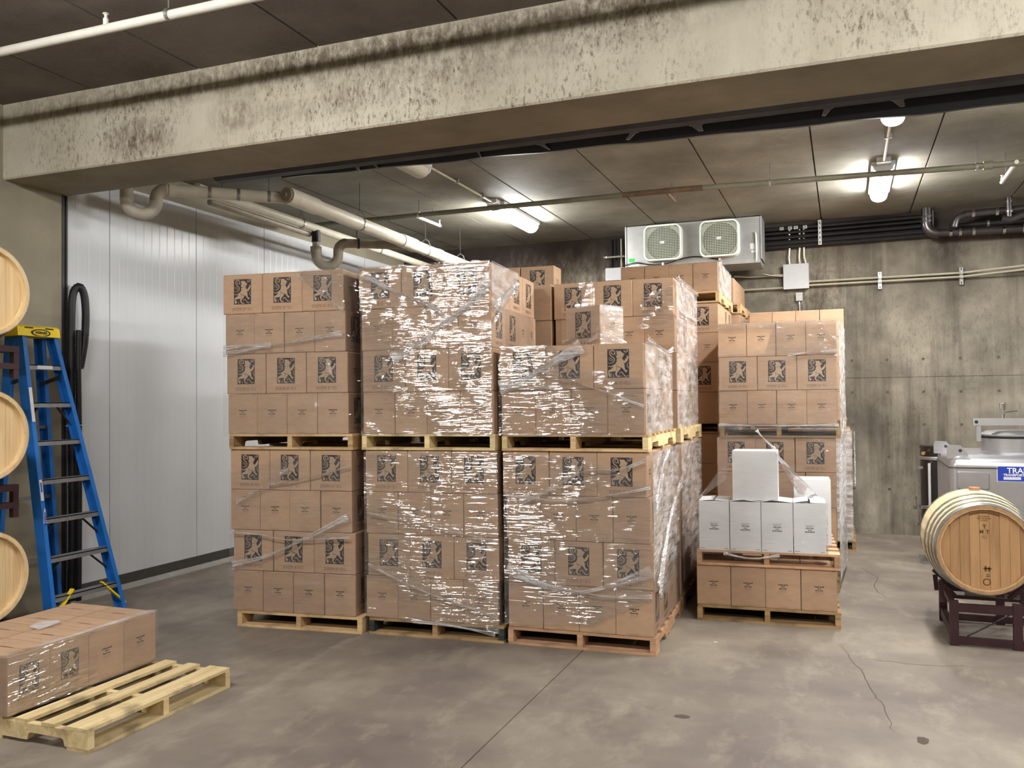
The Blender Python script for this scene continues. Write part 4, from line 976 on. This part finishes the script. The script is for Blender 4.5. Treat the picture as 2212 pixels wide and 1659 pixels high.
t = Thing('power_cable', 'thin black cable swagged along the bottom of the fan unit', 'cable', (-2.6, EY - .03, 3.38))
t.part('cord', MB().tube(catmull([(-2.60, EY - .02, 3.40), (-2.45, EY - .03, 3.425), (-2.3, EY - .03, 3.395), (-2.1, EY - .03, 3.38), (-1.85, EY - .03, 3.44), (-1.68, EY - .03, 3.45), (-1.5, EY - .03, 3.415), (-1.4, EY - .03, 3.39)], 5), .007, 6), M_BLACK, 40)
for x, z in ((-2.10, 3.37), (-1.40, 3.385)): t.part('cable_gland', MB().lathe([(.012, -.02), (.02, 0), (.018, .03)], 8, 'z', (x, EY - .03, z)), M_CHROME)

# ------------------------------------------------------------------ wiring on the back wall
WY = YW - .06
def jbox(name, x0, x1, z0, z1, d, label, mat=M_GREYBOX, screws=True):
    t = Thing(name, label, 'electrical box', ((x0 + x1) / 2, YW - d, z0))
    t.part('box_body', MB().box(x0 + .004, x1 - .004, YW - d + .004, YW, z0 + .004, z1 - .004), mat)
    t.part('cover', MB().box(x0, x1, YW - d, YW - d + .006, z0, z1), mat)
    if screws:
        for x in (x0 + .02, x1 - .02):
            for z in (z0 + .02, z1 - .02): t.part('screw', MB().lathe([(.006, -.003), (.006, 0)], 8, 'y', (x, YW - d, z)), M_GALV)
    return t
jbox('junction_box', -.69, -.385, 3.05, 3.365, .09, 'square grey junction box on the stained back wall')
jbox('junction_box', -3.01, -2.745, 3.30, 3.47, .08, 'flat grey junction box left of the fan unit')
t = jbox('outlet_box', -.545, -.465, 2.90, 3.005, .055, 'small metal outlet box below the square junction box', M_GALV, False)
t.part('knob', MB().lathe([(.010, -.008), (.010, 0)], 8, 'y', (-.505, YW - .055, 2.955)), M_GALV)
conduit('conduit', [(-.505, YW - .02, 2.90), (-.503, YW - .02, 2.3)], .010, M_GALV, 'thin conduit dropping from the small outlet box')
for i, (dz, nm) in enumerate(((.0, 'lower'), (.045, 'upper'))):
    conduit('conduit', [(-.385, WY, 3.09 + dz), (1.33, WY, 3.092 + dz), (1.75, WY - .05, 3.115 + dz), (2.6, WY - .15, 3.16 + dz)], .0125, M_EMT, '%s of the two long conduits running right from the square box' % nm)
for i, x in enumerate((.435, 1.325)):
    t = Thing('strut_bracket', ['nearer', 'farther'][0] + ' bracket' if 0 else ['first slotted bracket right of the square box, holding two conduits', 'second slotted bracket right of the square box, holding two conduits'][i], 'bracket', (x, YW, 3.0))
    t.part('channel', MB().box(x - .02, x + .02, YW - .04, YW, 3.0, 3.205), M_GALV)
    for z in (3.02, 3.185): t.part('slot', MB().box(x - .006, x + .006, YW - .0415, YW - .039, z - .014, z + .014), M_DARK)
    for z in (3.092, 3.137): t.part('clamp', MB().prism([(x - .016, z - .018), (x + .016, z - .018), (x + .016, z + .018), (x - .016, z + .018)], 'y', WY - .018, YW - .03), M_GALV)
for i, (x, bend) in enumerate(((-.612, 0), (-.49, 0), (-.44, .02))):
    conduit('conduit', [(x, WY, 3.85), (x, WY, 3.56), (x - (.01 if not bend else -.0), WY, 3.45), (x + bend, WY, 3.366)], .012, M_EMT, '%s of three short conduits rising from the square box' % ['leftmost', 'middle', 'rightmost'][i])
for i, z in enumerate((3.235, 3.075)):
    conduit('conduit', [(-1.9, WY, z - .005), (-.69, WY, z)] if i else [(-1.3, WY, z + .02), (-1.1, WY, z), (-.69, WY, z + .005)], .011, M_EMT, ['upper', 'lower'][i] + ' conduit running left from the square box')
conduit('flex_cable', catmull([(-.97, EY + .2, 3.33), (-.95, WY - .1, 3.27), (-.85, WY - .03, 3.24), (-.69, WY, 3.22)], 5), .008, M_GALV, 'thin cable curving from the fan unit to the square box', 'cable')
for i, (z, r) in enumerate(((3.83, .026), (3.775, .02), (3.715, .026), (3.65, .033), (3.60, .028))):
    conduit('insulated_line', [(-1.02, YW - .07, z - .008), (1.0 if i else .9, YW - .07, z + .012)], r, M_BLACK, '%s of the black insulated lines along the top of the back wall' % ['topmost', 'second', 'third', 'fourth', 'lowest'][i], 'pipe')
for i, (x, z0, z1) in enumerate(((-.246, 3.58, 3.89), (1.012, 3.70, 3.895))):
    t = Thing('strut_channel', ['upright slotted channel over the black lines, near the square box', 'upright slotted channel behind the thick grey duct'][i], 'bracket', (x, YW - .12, z0))
    t.part('channel', MB().box(x - .02, x + .02, YW - .125, YW - .105, z0, z1).box(x - .02, x - .016, YW - .105, YW, z0, z1).box(x + .016, x + .02, YW - .105, YW, z0, z1), M_GALV)
    z = z0 + .03
    while z < z1 - .02: t.part('slot', MB().box(x - .006, x + .006, YW - .1265, YW - .124, z - .014, z + .014), M_DARK); z += .06
for i, x in enumerate((-.70, -.60, -.53, -.42)):
    t = Thing('pipe_clip', '%s small metal clip on the black lines above the square box' % ['leftmost', 'second', 'third', 'rightmost'][i], 'clip', (x, YW - .1, 3.8)); t.part('strap', MB().box(x - .025, x + .025, YW - .106, YW - .092, 3.80, 3.84), M_GALV); t.part('bolt', MB().lathe([(.007, -.006), (.007, 0)], 8, 'y', (x, YW - .106, 3.82)), M_CHROME)
# lines left of the fan unit
for i, (x, m, r) in enumerate(((-2.93, M_BLACK, .018), (-2.88, M_BLACK, .014), (-2.83, M_BLACK, .014), (-2.79, M_EMT, .012))):
    conduit('conduit', [(x, WY, 3.47), (x, WY, 3.86)], r, m, ['thick black', 'thin black', 'second thin black', 'pale metal'][i] + ' line rising from the flat box beside the fan unit')
t = Thing('strut_bracket', 'short level bracket left of the fan unit', 'bracket', (-2.9, YW - .1, 3.62)); t.part('channel', MB().box(-3.03, -2.74, YW - .10, YW - .075, 3.605, 3.628), M_PIPEG); t.part('bolt', MB().lathe([(.009, -.006), (.009, 0)], 8, 'y', (-2.99, YW - .1, 3.617)), M_CHROME)
# thick duct, drains and valves at the right
t = Thing('duct_pipe', 'thick dark pipe dropping from the ceiling and turning along the wall', 'pipe', (.95, YW - .2, 3.6))
dY = YW - .22
t.part('riser', MB().tube([(.95, dY, ZB), (.95, dY, 3.70)], .062, 16), M_STEELD, 40)
t.part('elbow', MB().tube(arc((1.07, dY, 3.72), (-1, 0, 0), (0, 0, -1), .12, 0, PI / 2, 8), .064, 16), M_STEELD, 60)
t.part('run', MB().tube([(1.07, dY, 3.60), (2.6, dY, 3.575)], .045, 14), M_STEELD, 40)
for z in (3.80, 3.745): t.part('clamp', ring((.95, dY, z), .063, .018, 'z'), M_CHROME)
for x in (1.20, 1.30, 1.44, 1.75, 1.95): t.part('band', ring((x, dY, 3.60 - (x - 1.07) * .016), .047, .03, 'x'), M_CHROME)
t = Thing('drain_line', 'dark drain line with elbow and shiny bands at the top right', 'pipe', (1.25, dY - .15, 3.7))
y = dY - .16
t.part('run', MB().tube(catmull([(1.22, y, 3.63), (1.25, y, 3.72), (1.33, y, 3.765), (1.45, y, 3.772), (2.7, y, 3.80)], 5), .04, 14), M_STEELD, 50)
for x in (1.42, 1.66): t.part('band', ring((x, y, 3.774), .042, .03, 'x'), M_CHROME)
t.part('drop', MB().tube([(1.77, y - .06, ZB), (1.77, y - .06, 3.66)], .032, 14), M_STEELD, 40)
t.part('cross_tee', MB().tube([(1.70, y - .06, 3.68), (1.78, y - .06, 3.66), (1.95, y - .06, 3.72)], .04, 14), M_STEELD, 60)
for z in (3.86, 3.75): t.part('band', ring((1.77, y - .06, z), .034, .025, 'z'), M_CHROME)
t = Thing('drain_line', 'second dark pipe running level between the thick duct and the drain', 'pipe', (1.2, dY + .02, 3.70)); t.part('run', MB().tube([(1.2, dY + .06, 3.685), (2.7, dY + .06, 3.68)], .028, 12), M_BLACK, 40); t.part('band', ring((1.6, dY + .06, 3.684), .03, .025, 'x'), M_GALV)

# ------------------------------------------------------------------ step ladder
t = Thing('step_ladder', 'blue fibreglass step ladder with yellow cap standing against the wall', 'ladder', (-5.66, 4.88, 0))
TOP = 2.21
def rail(p0, p1, sgn, facing):
    """C-shaped rail: web plus two flanges, open side towards the ladder's middle"""
    mb = MB(); p0, p1 = Vector(p0), Vector(p1)
    fx = Vector((1, 0, 0))
    mb.bar(p0, p1, .008, .088, (1, 0, 0))
    for s_ in (-1, 1): mb.bar(p0 + fx * (.041 * s_) - Vector((0, sgn * .014, 0)), p1 + fx * (.041 * s_) - Vector((0, sgn * .014, 0)), .03, .006, (1, 0, 0))
    return mb
FT = {-1: (-5.64, 4.555, TOP), 1: (-5.64, 4.845, TOP)}; FB = {-1: (-5.30, 4.55, .03), 1: (-5.30, 5.21, .03)}
RT = {-1: (-5.74, 4.57, TOP), 1: (-5.74, 4.83, TOP)}; RB = {-1: (-6.0, 4.62, .03), 1: (-6.0, 5.22, .03)}
for s_ in (-1, 1):
    fr = t.part('front_rail', rail(FB[s_], FT[s_], s_, 1), M_BLUE)
    b = FB[s_]; t.part('foot', MB().box(b[0] - .05, b[0] + .05, b[1] - .025, b[1] + .025, 0, .05), M_BLACK)
    t.part('rear_rail', rail(RB[s_], RT[s_], s_, -1), M_BLUE)
    b = RB[s_]; t.part('foot', MB().box(b[0] - .04, b[0] + .04, b[1] - .02, b[1] + .02, 0, .045), M_YEL)
    t.part('knee_brace', MB().bar(Vector(FB[s_]) + Vector((.01, 0, .09)), Vector(FB[s_]).lerp(Vector(FB[-s_]), .30) + Vector((-.02, 0, .285)), .03, .012), M_YEL)
def lp(a, b, z): a, b = Vector(a), Vector(b); return a.lerp(b, (z - a.z) / (b.z - a.z))
for i in range(7):
    z = .285 + .3 * i * .935
    a, b = lp(FB[-1], FT[-1], z), lp(FB[1], FT[1], z)
    st = t.part('step', MB().box(a.x - .045, a.x + .04, a.y - .002, b.y + .002, z - .006, z).box(a.x + .034, a.x + .04, a.y, b.y, z - .035, z).box(a.x - .045, a.x - .039, a.y, b.y, z - .03, z), M_ALU)
    if i in (1, 2, 5):
        for s_ in (-1, 1):
            e = (a if s_ < 0 else b); m = e.lerp(b if s_ < 0 else a, .32)
            t.part('step_brace', MB().bar((m.x - .01, m.y, z - .01), (e.x + .0, e.y, z - .16), .022, .008), M_DARK)
    if i == 6: t.part('warning_label', MB().box(a.x + .0402, a.x + .0412, a.y + .10, a.y + .23, z - .03, z - .004), M_LBL, parent=st)
for z in (.45, .95, 1.5):
    a, b = lp(RB[-1], RT[-1], z), lp(RB[1], RT[1], z); t.part('rear_bar', MB().bar(a, b, .025, .025), M_ALU)
t.part('spreader', MB().bar(lp(FB[1], FT[1], 1.88) + Vector((0, -.03, 0)), lp(RB[1], RT[1], 1.83) + Vector((0, -.03, 0)), .006, .03), M_DARK)
t.part('spreader', MB().bar(lp(FB[-1], FT[-1], 1.88) + Vector((0, .03, 0)), lp(RB[-1], RT[-1], 1.83) + Vector((0, .03, 0)), .006, .03), M_DARK)
cap = t.part('top_cap', MB().prism([(-5.79, TOP - .03), (-5.79, TOP + .035), (-5.77, TOP + .05), (-5.61, TOP + .05), (-5.585, TOP + .035), (-5.575, TOP - .03)], 'y', 4.505, 4.865), M_YEL)
for y0 in (4.565, 4.74): t.part('cap_slot', MB().box(-5.5865, -5.583, y0, y0 + .07, TOP + .026, TOP + .036), M_BLACK, parent=cap)
def on_plus_x(body, size, x, y, z, thick, rot=0.0):
    mb = MB(); vs, fs = text_mesh(body, size, thick=thick); c_, s_ = math.cos(rot), math.sin(rot)
    mb.add([(x, y + v[0] * c_ - v[1] * s_, z + v[0] * s_ + v[1] * c_) for v in vs], fs); return mb
def ellipse(x, y, z, a, b, rot=0.0, n=28):
    c_, s_ = math.cos(rot), math.sin(rot)
    return MB().add([(x, y + a * math.cos(k * 2 * PI / n) * c_ - b * math.sin(k * 2 * PI / n) * s_, z + a * math.cos(k * 2 * PI / n) * s_ + b * math.sin(k * 2 * PI / n) * c_) for k in range(n)], [tuple(range(n))])
t.part('logo_plate', ellipse(-5.5755, 4.695, TOP - .003, .083, .028), M_BLACK, parent=cap)
t.part('logo_oval', ellipse(-5.5735, 4.695, TOP - .003, .068, .020), M_YEL, parent=cap)
t.part('logo_lettering', on_plus_x('WERNER', .026, -5.5722, 4.695, TOP - .003, .0012), M_BLACK, parent=cap)
def rail_mark(z0, z1, w, mat, name, dx=.0455):
    a, b = lp(FB[-1], FT[-1], z0), lp(FB[-1], FT[-1], z1); o_ = Vector((dx, .014, 0))
    return t.part(name, MB().bar(a + o_, b + o_, w, .0015, (1, 0, 0)), mat)
rail_mark(1.55, 1.80, .026, M_LBL, 'white_sticker'); rail_mark(.98, 1.13, .024, M_LBL, 'white_sticker'); rail_mark(1.04, 1.11, .010, M_LBLUE, 'blue_sticker', .0465)
a = lp(FB[-1], FT[-1], .84); tilt = math.atan2(-.11, 2.18)
mb = ellipse(a.x + .048, a.y + .014, .84, .088, .014, PI / 2 - tilt); t.part('rail_logo', mb, M_SILVER)
mb = on_plus_x('WERNER', .030, a.x + .0495, a.y + .014, .84, .001, -PI / 2 - tilt); t.part('rail_lettering', mb, M_LBLUE)

# ------------------------------------------------------------------ black hose hanging in the corner
t = Thing('corrugated_hose', 'black corrugated hose looped over itself beside the white wall', 'hose', (-6.04, 5.42, 0))
def corrug(pts, r):
    p = catmull(pts, 10); out = []; L = 0; ds = [0]
    for i in range(1, len(p)): L += (Vector(p[i]) - Vector(p[i - 1])).length; ds.append(L)
    n = int(L / .009); q = []; rs = []; j = 0
    for k in range(n + 1):
        d = L * k / n
        while j < len(ds) - 2 and ds[j + 1] < d: j += 1
        f = (d - ds[j]) / max(1e-6, ds[j + 1] - ds[j]); q.append(Vector(p[j]).lerp(Vector(p[j + 1]), f)); rs.append(r * (1.0 if k % 2 else .86))
    return MB().tube(q, rs, 10)
hx = -6.065
t.part('hose_length', corrug([(hx, 5.402, .03), (hx, 5.410, .7), (hx, 5.405, 1.4), (hx, 5.398, 2.0), (hx, 5.402, 2.45), (hx, 5.422, 2.62), (hx + .02, 5.465, 2.675), (hx + .03, 5.505, 2.60), (hx + .03, 5.520, 2.42), (hx + .03, 5.505, 2.2), (hx + .02, 5.470, 1.98)], .034), M_BLACK, 70)
t.part('second_length', corrug([(hx + .055, 5.425, .03), (hx + .05, 5.435, .8), (hx + .055, 5.428, 1.5), (hx + .05, 5.425, 2.0), (hx + .05, 5.43, 2.3)], .026), M_BLACK, 70)
t.part('wire_tie', MB().tube(arc((hx + .02, 5.42, 1.50), (1, 0, 0), (0, 1, .1), .07, 0, 2 * PI, 20), .003, 5), M_LBL, 60)

# ------------------------------------------------------------------ barrels
def barrel(loc, axis, label, head_mat, marks=False, rh=.292, rb=.348, L=.94, sgn=1, group=None):
    """a barrel lying with its head towards -y (axis 'y') or +x (axis 'x')"""
    t = Thing('wine_barrel', label, 'barrel', loc, 0 if axis == 'y' else PI / 2, group, local=True)
    N = 30; prof = []
    for i in range(13):
        u = i / 12; prof.append((rh + (rb - rh) * math.sin(u * PI) ** .9, u * L))
    for j in range(N):                                    # staves
        a0, a1 = 2 * PI * j / N + .0015, 2 * PI * (j + 1) / N - .0015
        mb = MB(); vs = []
        for (r, h) in prof:
            for a in (a0, a1):
                for rr in (r, r - .026): vs.append((rr * math.cos(a), h, rr * math.sin(a)))
        fs = []
        for i in range(12):
            b = i * 4
            fs += [(b, b + 4, b + 6, b + 2)[::1], (b + 1, b + 3, b + 7, b + 5), (b, b + 1, b + 5, b + 4), (b + 2, b + 6, b + 7, b + 3)]
        fs += [(0, 2, 3, 1), (48, 49, 51, 50)]
        mb.add(vs, fs); t.part('stave', mb, M_STAVE)
    for h0, h1 in ((.0, .045), (.085, .115), (.165, .195), (.27, .30)):
        for m in (0, 1):
            a, b = (h0, h1) if not m else (L - h1, L - h0)
            ra = rh + (rb - rh) * math.sin(a / L * PI) ** .9 if 0 < a < L else rh; rb_ = rh + (rb - rh) * math.sin(min(1, b / L) * PI) ** .9 if b < L else rh
            t.part('hoop', MB().lathe([(ra + .0005, a), (ra + .004, a), (rb_ + .004, b), (rb_ + .0005, b)], 48, 'y', (0, 0, 0), True), M_HOOP, 40)
    n = 9; w = 2 * (rh - .028) / n                        # head boards, set back inside the chime
    for j in range(n):
        x0 = -(rh - .028) + j * w + .0008; x1 = x0 + w - .0016; R2 = rh - .024
        pts = [(x0, -math.sqrt(max(0, R2 * R2 - x0 * x0))), ]
        xs_ = [x0 + (x1 - x0) * k / 4 for k in range(5)]
        pts = [(x, -math.sqrt(max(0, R2 * R2 - x * x))) for x in xs_] + [(x, math.sqrt(max(0, R2 * R2 - x * x))) for x in xs_[::-1]]
        d = .034 + random.uniform(0, .0015)
        t.part('head_board', MB().prism(pts, 'y', d, d + .02), head_mat)
    t.part('rear_head', MB().tube([(0, L - .05, 0), (0, L - .03, 0)], rh - .024, 32), head_mat)
    t.part('chime', MB().lathe([(rh - .001, -.001), (rh - .001, .03), (rh - .03, .036), (rh - .022, -.001)], 48, 'y', (0, 0, 0), True), head_mat, 40)
    t.part('bung', MB().tube([(0, L / 2, rb - .01), (0, L / 2, rb + .02)], .035, 14), plain('bung_wood', srgb(176, 128, 96), .7), 40)
    if marks:
        y = .0325
        rnd = random.Random(2)
        mb = MB()
        for k in range(17):
            a = PI / 2 + (k - 8) * .045; r = .235
            mb.add([(r * math.cos(a) - .004, y, r * math.sin(a)), (r * math.cos(a) + .004, y, r * math.sin(a)), (r * math.cos(a) + .004, y, r * math.sin(a) + .009), (r * math.cos(a) - .004, y, r * math.sin(a) + .009)], [(0, 1, 2, 3)])
        t.part('stamp_arc', mb, M_STAMP)['kind'] = 'stuff'
        mb = MB()
        for z, n_, w_ in ((.213, 8, .006), (.199, 11, .0055), (.186, 6, .0055)): 
            x = -n_ * w_ * .7
            for k in range(n_): ww = w_ * rnd.uniform(.6, 1); mb.add([(x, y, z), (x + ww, y, z), (x + ww, y, z + .007), (x, y, z + .007)], [(0, 1, 2, 3)]); x += w_ * 1.4
        t.part('stamp_lines', mb, M_STAMP)['kind'] = 'stuff'
        mb = MB(); put_text(mb, 'T', .035, 0, .148, y, .0015); put_text(mb, 'M', .03, -.018, .115, y, .0015); put_text(mb, 'T', .03, .018, .115, y, .0015); t.part('stamp_letters', mb, M_STAMP)
        mb = MB().tube([(.0, y + .004, .088), (0, y - .014, .088)], .008, 10); t.part('sample_plug', mb, M_CHROME, 40)
        mb = MB().lathe([(.024, -.0003), (.017, -.0003), (.017, .0003), (.024, .0003)], 24, 'y', (.008, y, -.215), True); t.part('stamp_ring', mb, M_STAMP)
        mb = MB()
        for (x, z, w_, h_) in ((-.012, -.13, .05, .008), (-.004, -.145, .012, .035), (.016, -.145, .012, .03), (.004, -.18, .022, .006), (.006, -.168, .018, .006)): mb.add([(x, y, z), (x + w_, y, z), (x + w_, y, z + h_), (x, y, z + h_)], [(0, 1, 2, 3)])
        t.part('stamp_mark', mb, M_STAMP)['kind'] = 'stuff'
    return t
barrel((.852, 6.40, .655), 'y', 'oak barrel with stamped brown head on a maroon rack', M_HEAD, True)
def rack(x0, x1, y0, y1, zf, label, cx, rh, legs=True, group=None, top=None):
    """steel cradle rack: two end frames joined by rails, curved saddles for the barrels"""
    t = Thing('barrel_rack', label, 'rack', ((x0 + x1) / 2, (y0 + y1) / 2, zf), 0, group)
    H = .30
    for y in (y0, y1):
        xs2 = [x0, x0 + (x1 - x0) * .28, x0 + (x1 - x0) * .72, x1]
        for x in xs2: t.part('post', MB().box(x - .027, x + .027, y - .02, y + .02, zf, zf + H), M_MAROON)
        t.part('top_rail', MB().box(x0 + .026, x1 - .026, y - .016, y + .016, zf + H - .075, zf + H - .02), M_MAROON)
        t.part('bottom_rail', MB().box(x0 + .026, x1 - .026, y - .015, y + .015, zf + .01, zf + .06), M_MAROON)
    for x in (x0, x1):
        t.part('side_rail', MB().box(x - .017, x + .017, y0 + .019, y1 - .019, zf + H - .055, zf + H - .02), M_MAROON)
        t.part('fork_channel', MB().box(x - .02, x + .02, y0 + .02, y1 - .02, zf + .04, zf + .10), M_MAROON)
    return t
t = rack(.665, 2.0, 6.47, 7.16, 0, 'maroon steel rack carrying the barrel at the right edge', .85, .3)
for y in (6.62, 7.02):
    for s_ in (-1, 1): t.part('saddle', MB().bar((.852 + s_ * .262, y, .395), (.852 + s_ * .16, y, .30), .05, .02), M_MAROON)
    for s_ in (-1, 1): t.part('saddle_post', MB().bar((.852 + s_ * .24, y, .25), (.852 + s_ * .25, y, .36), .03, .03), M_MAROON)
t.part('cross_brace', MB().bar((.69, 6.8, .255), (1.97, 6.8, .255), .03, .02), M_MAROON)
t.part('tie_rod', MB().tube([(.75, 6.5, .06), (1.3, 7.1, .22)], .006, 6), M_BLACK, 40)
for i, z in enumerate((.565, 1.475, 2.415)):
    barrel((-5.11 + .0 * i, 3.92, z), 'x', ['lowest', 'middle', 'highest'][i] + ' of the pale oak barrels stacked at the left edge', M_HEADL, False, .292, .345, .94, 1, 'barrels stacked at the left edge')
    t = Thing('barrel_rack', ['lowest', 'middle', 'highest'][i] + ' maroon rack under the stacked barrels at the left edge', 'rack', (-5.6, 3.7, z - .565), 0, 'racks of the stacked barrels')
    for x in (-5.95, -5.27):
        t.part('cross_rail', MB().box(x - .023, x + .023, 3.0, 4.25, z - .345 - .04, z - .343), M_MAROON)
        t.part('lower_rail', MB().box(x - .023, x + .023, 3.0, 4.25, max(.02, z - .50), max(.06, z - .46)), M_MAROON)
        for y in (3.02, 3.56, 4.23): t.part('post', MB().box(x - .02, x + .02, y - .02, y + .02, (z - .91 + .345 if i else 0), z - .345), M_MAROON)
        for s_ in (-1, 1): t.part('saddle', MB().bar((x, 3.92 + s_ * .28, z - .215), (x, 3.92 + s_ * .13, z - .335), .04, .015), M_MAROON)
    for y in (3.02, 4.23): t.part('side_rail', MB().box(-5.925, -5.295, y - .017, y + .017, z - .383, z - .347), M_MAROON)

# ------------------------------------------------------------------ stainless tank behind the barrel
t = Thing('storage_tank', 'stainless steel square tank with round hatch behind the barrel', 'tank', (1.36, 8.55, 0))
TX0, TX1, TY0, TY1, TZ = .815, 1.93, 8.0, 9.1, 1.075
mb = MB(); 
body = rrect((TX0 + TX1) / 2, (TY0 + TY1) / 2, (TX1 - TX0) / 2, (TY1 - TY0) / 2, .06, 5)
mb.prism(body, 'z', .20, TZ); t.part('body', mb, M_STEEL, 40)
mb = MB(); k = len(body); rings = []
for f, z in ((1.0, TZ), (1.004, TZ + .015), (.985, TZ + .06), (.93, TZ + .095), (.80, TZ + .115), (.4, TZ + .125)):
    rings.append([((x - 1.3725) * f + 1.3725, (y - 8.55) * f + 8.55, z) for x, y in body])
mb.add([p for r in rings for p in r], [(j * k + i, j * k + (i + 1) % k, (j + 1) * k + (i + 1) % k, (j + 1) * k + i) for j in range(5) for i in range(k)] + [tuple(5 * k + i for i in range(k))])
t.part('domed_top', mb, M_STEEL, 50)
t.part('seam_bead', MB().prism(rrect(1.3725, 8.55, .562, .554, .062), 'z', TZ - .004, TZ + .004), M_STEELD)
# pressed square panel on the front
px0, px1, pz0, pz1 = .865, 1.105, .90, 1.045
mb = MB(); oo = rrect((px0 + px1) / 2, (pz0 + pz1) / 2, (px1 - px0) / 2, (pz1 - pz0) / 2, .015, 3); k = len(oo)
ii = [(x * .93 + .985 * .07, z * .93 + .9725 * .07) for x, z in oo]
mb.add([(x, TY0, z) for x, z in oo] + [(x, TY0 - .012, z) for x, z in ii], [(i, k + i, k + (i + 1) % k, (i + 1) % k)[::-1] for i in range(k)] + [tuple(range(k, 2 * k))[::-1]])
t.part('pressed_panel', mb, M_STEEL)
lb = t.part('label_border', MB().box(1.158, 1.60, TY0 - .003, TY0, .968, 1.098), M_LBL)
t.part('label', MB().box(1.163, 1.595, TY0 - .0045, TY0 - .003, .973, 1.093), M_LBLUE, parent=lb)
mb = MB(); put_text(mb, 'TRANSTORE', .062, 1.405, 1.058, TY0 - .0055, .001); t.part('label_lettering', mb, M_LBL, parent=lb)
mb = MB(); put_text(mb, 'TRANSPORTABLE', .027, 1.31, 1.023, TY0 - .0055, .0008); t.part('label_lettering', mb, M_LBL, parent=lb)
t.part('label_strip', MB().box(1.205, 1.33, TY0 - .0055, TY0 - .0045, .985, 1.008), M_SILVER, parent=lb)
hy = 8.42
t.part('hatch_neck', MB().tube([(1.345, hy, TZ + .09), (1.345, hy, TZ + .235)], .245, 36), M_STEEL, 40)
t.part('hatch_gasket', MB().tube([(1.345, hy, TZ + .235), (1.345, hy, TZ + .255)], .25, 36), M_BLACK, 40)
t.part('hatch_lid', MB().lathe([(.255, TZ + .255), (.255, TZ + .268), (.2, TZ + .295), (.05, TZ + .305)], 36, 'z', (1.345, hy, 0)), M_STEEL, 40)
t.part('clamp_bar', MB().box(1.025, 1.70, hy - .16, hy - .12, TZ + .345, TZ + .405), M_STEEL)
t.part('bar_bolt', MB().lathe([(.014, -.004), (.014, 0)], 12, 'y', (1.05, hy - .16, TZ + .375)), M_BLACK)
t.part('bar_link', MB().box(1.05, 1.085, hy - .15, hy - .125, TZ + .21, TZ + .35), M_STEEL)
t.part('vent_valve', MB().lathe([(.02, TZ + .40), (.02, TZ + .44), (.008, TZ + .445), (.008, TZ + .475), (.03, TZ + .48), (.034, TZ + .53), (.04, TZ + .535), (.04, TZ + .54)], 16, 'z', (1.26, hy - .14, 0)), M_CHROME, 40)
t.part('valve_lever', MB().tube([(1.27, hy - .14, TZ + .455), (1.36, hy - .14, TZ + .465)], .006, 6), M_CHROME, 40)
for (x, y) in ((TX0 + .06, TY0 + .06), (TX0 + .02, TY1 - .35), (TX1 - .06, TY0 + .06)):
    t.part('lifting_lug', MB().prism([(x - .075, TZ + .075), (x + .095, TZ + .075), (x + .075, TZ + .125), (x + .03, TZ + .185), (x - .06, TZ + .19), (x - .075, TZ + .16)], 'y', y - .006, y + .006), M_STEEL)
    t.part('lug_foot', MB().box(x - .02, x + .095, y - .045, y + .03, TZ + .035, TZ + .078), M_STEEL)
    t.part('lug_eye', MB().lathe([(.014, -.001), (.014, .0)], 12, 'y', (x + .025, y - .006, TZ + .14)), M_STEELD)
for (x, y) in ((TX0 + .05, TY0 + .05), (TX1 - .05, TY0 + .05), (TX0 + .05, TY1 - .05), (TX1 - .05, TY1 - .05)):
    t.part('leg', MB().box(x - .04, x + .04, y - .04, y + .04, 0, .21), M_STEEL)
# dark upright drum with sight gauge and valves beside the tank
t = Thing('upright_drum', 'dark upright steel drum with sight gauge beside the square tank', 'drum', (.91, 9.75, 0))
t.part('shell', MB().lathe([(.185, .12), (.19, .14), (.19, 1.14), (.195, 1.15), (.195, 1.175), (.18, 1.18)], 28, 'z', (.91, 9.75, 0)), M_STEELD, 40)
t.part('clamp_ring', MB().lathe([(.192, 1.03), (.199, 1.035), (.199, 1.06), (.192, 1.065)], 28, 'z', (.91, 9.75, 0), True), M_STEEL, 40)
t.part('sight_gauge', MB().tube([(.79, 9.585, .3), (.79, 9.585, 1.0)], .013, 8), M_LBL, 40)
t.part('fitting', MB().tube([(.75, 9.62, 1.10), (.735, 9.58, 1.10)], .018, 10), plain('brass', srgb(200, 170, 110), .3, .8), 40)
t.part('side_tab', MB().box(.69, .735, 9.63, 9.65, .94, .965), M_STEEL)
for (x, z) in ((.665, .56), (.69, .40)):
    t.part('outlet', MB().tube([(.79, 9.6, z), (x - .03, 9.55, z)], .02, 10), M_CHROME, 40)
    t.part('valve_disc', MB().tube([(x + .02, 9.565, z - .012), (x + .02, 9.565, z + .012)], .042, 14), M_CHROME, 40)
    t.part('valve_stem', MB().tube([(x, 9.56, z), (x - .005, 9.56, z + .08)], .007, 8), M_CHROME, 40)
    t.part('valve_knob', MB().lathe([(.005, z + .078), (.014, z + .085), (.014, z + .1), (.005, z + .106)], 10, 'z', (x - .005, 9.56, 0)), M_CHROME, 40)
t.part('base_plate', MB().box(.70, 1.12, 9.56, 9.94, 0.0, .02).tube([(.80, 9.66, .02), (.80, 9.66, .13)], .02, 8).tube([(1.02, 9.66, .02), (1.02, 9.66, .13)], .02, 8).tube([(.91, 9.88, .02), (.91, 9.88, .13)], .02, 8), M_STEEL)
# film bits and a scrap on the floor
tag(link('paper_scrap', MB().prism([(-.86, 6.0), (-.835, 6.004), (-.838, 6.018), (-.858, 6.014)], 'z', .001, .003).mesh('paper_scrap'), M_LBL), 'tiny white scrap on the floor before the small front stack', 'scrap')
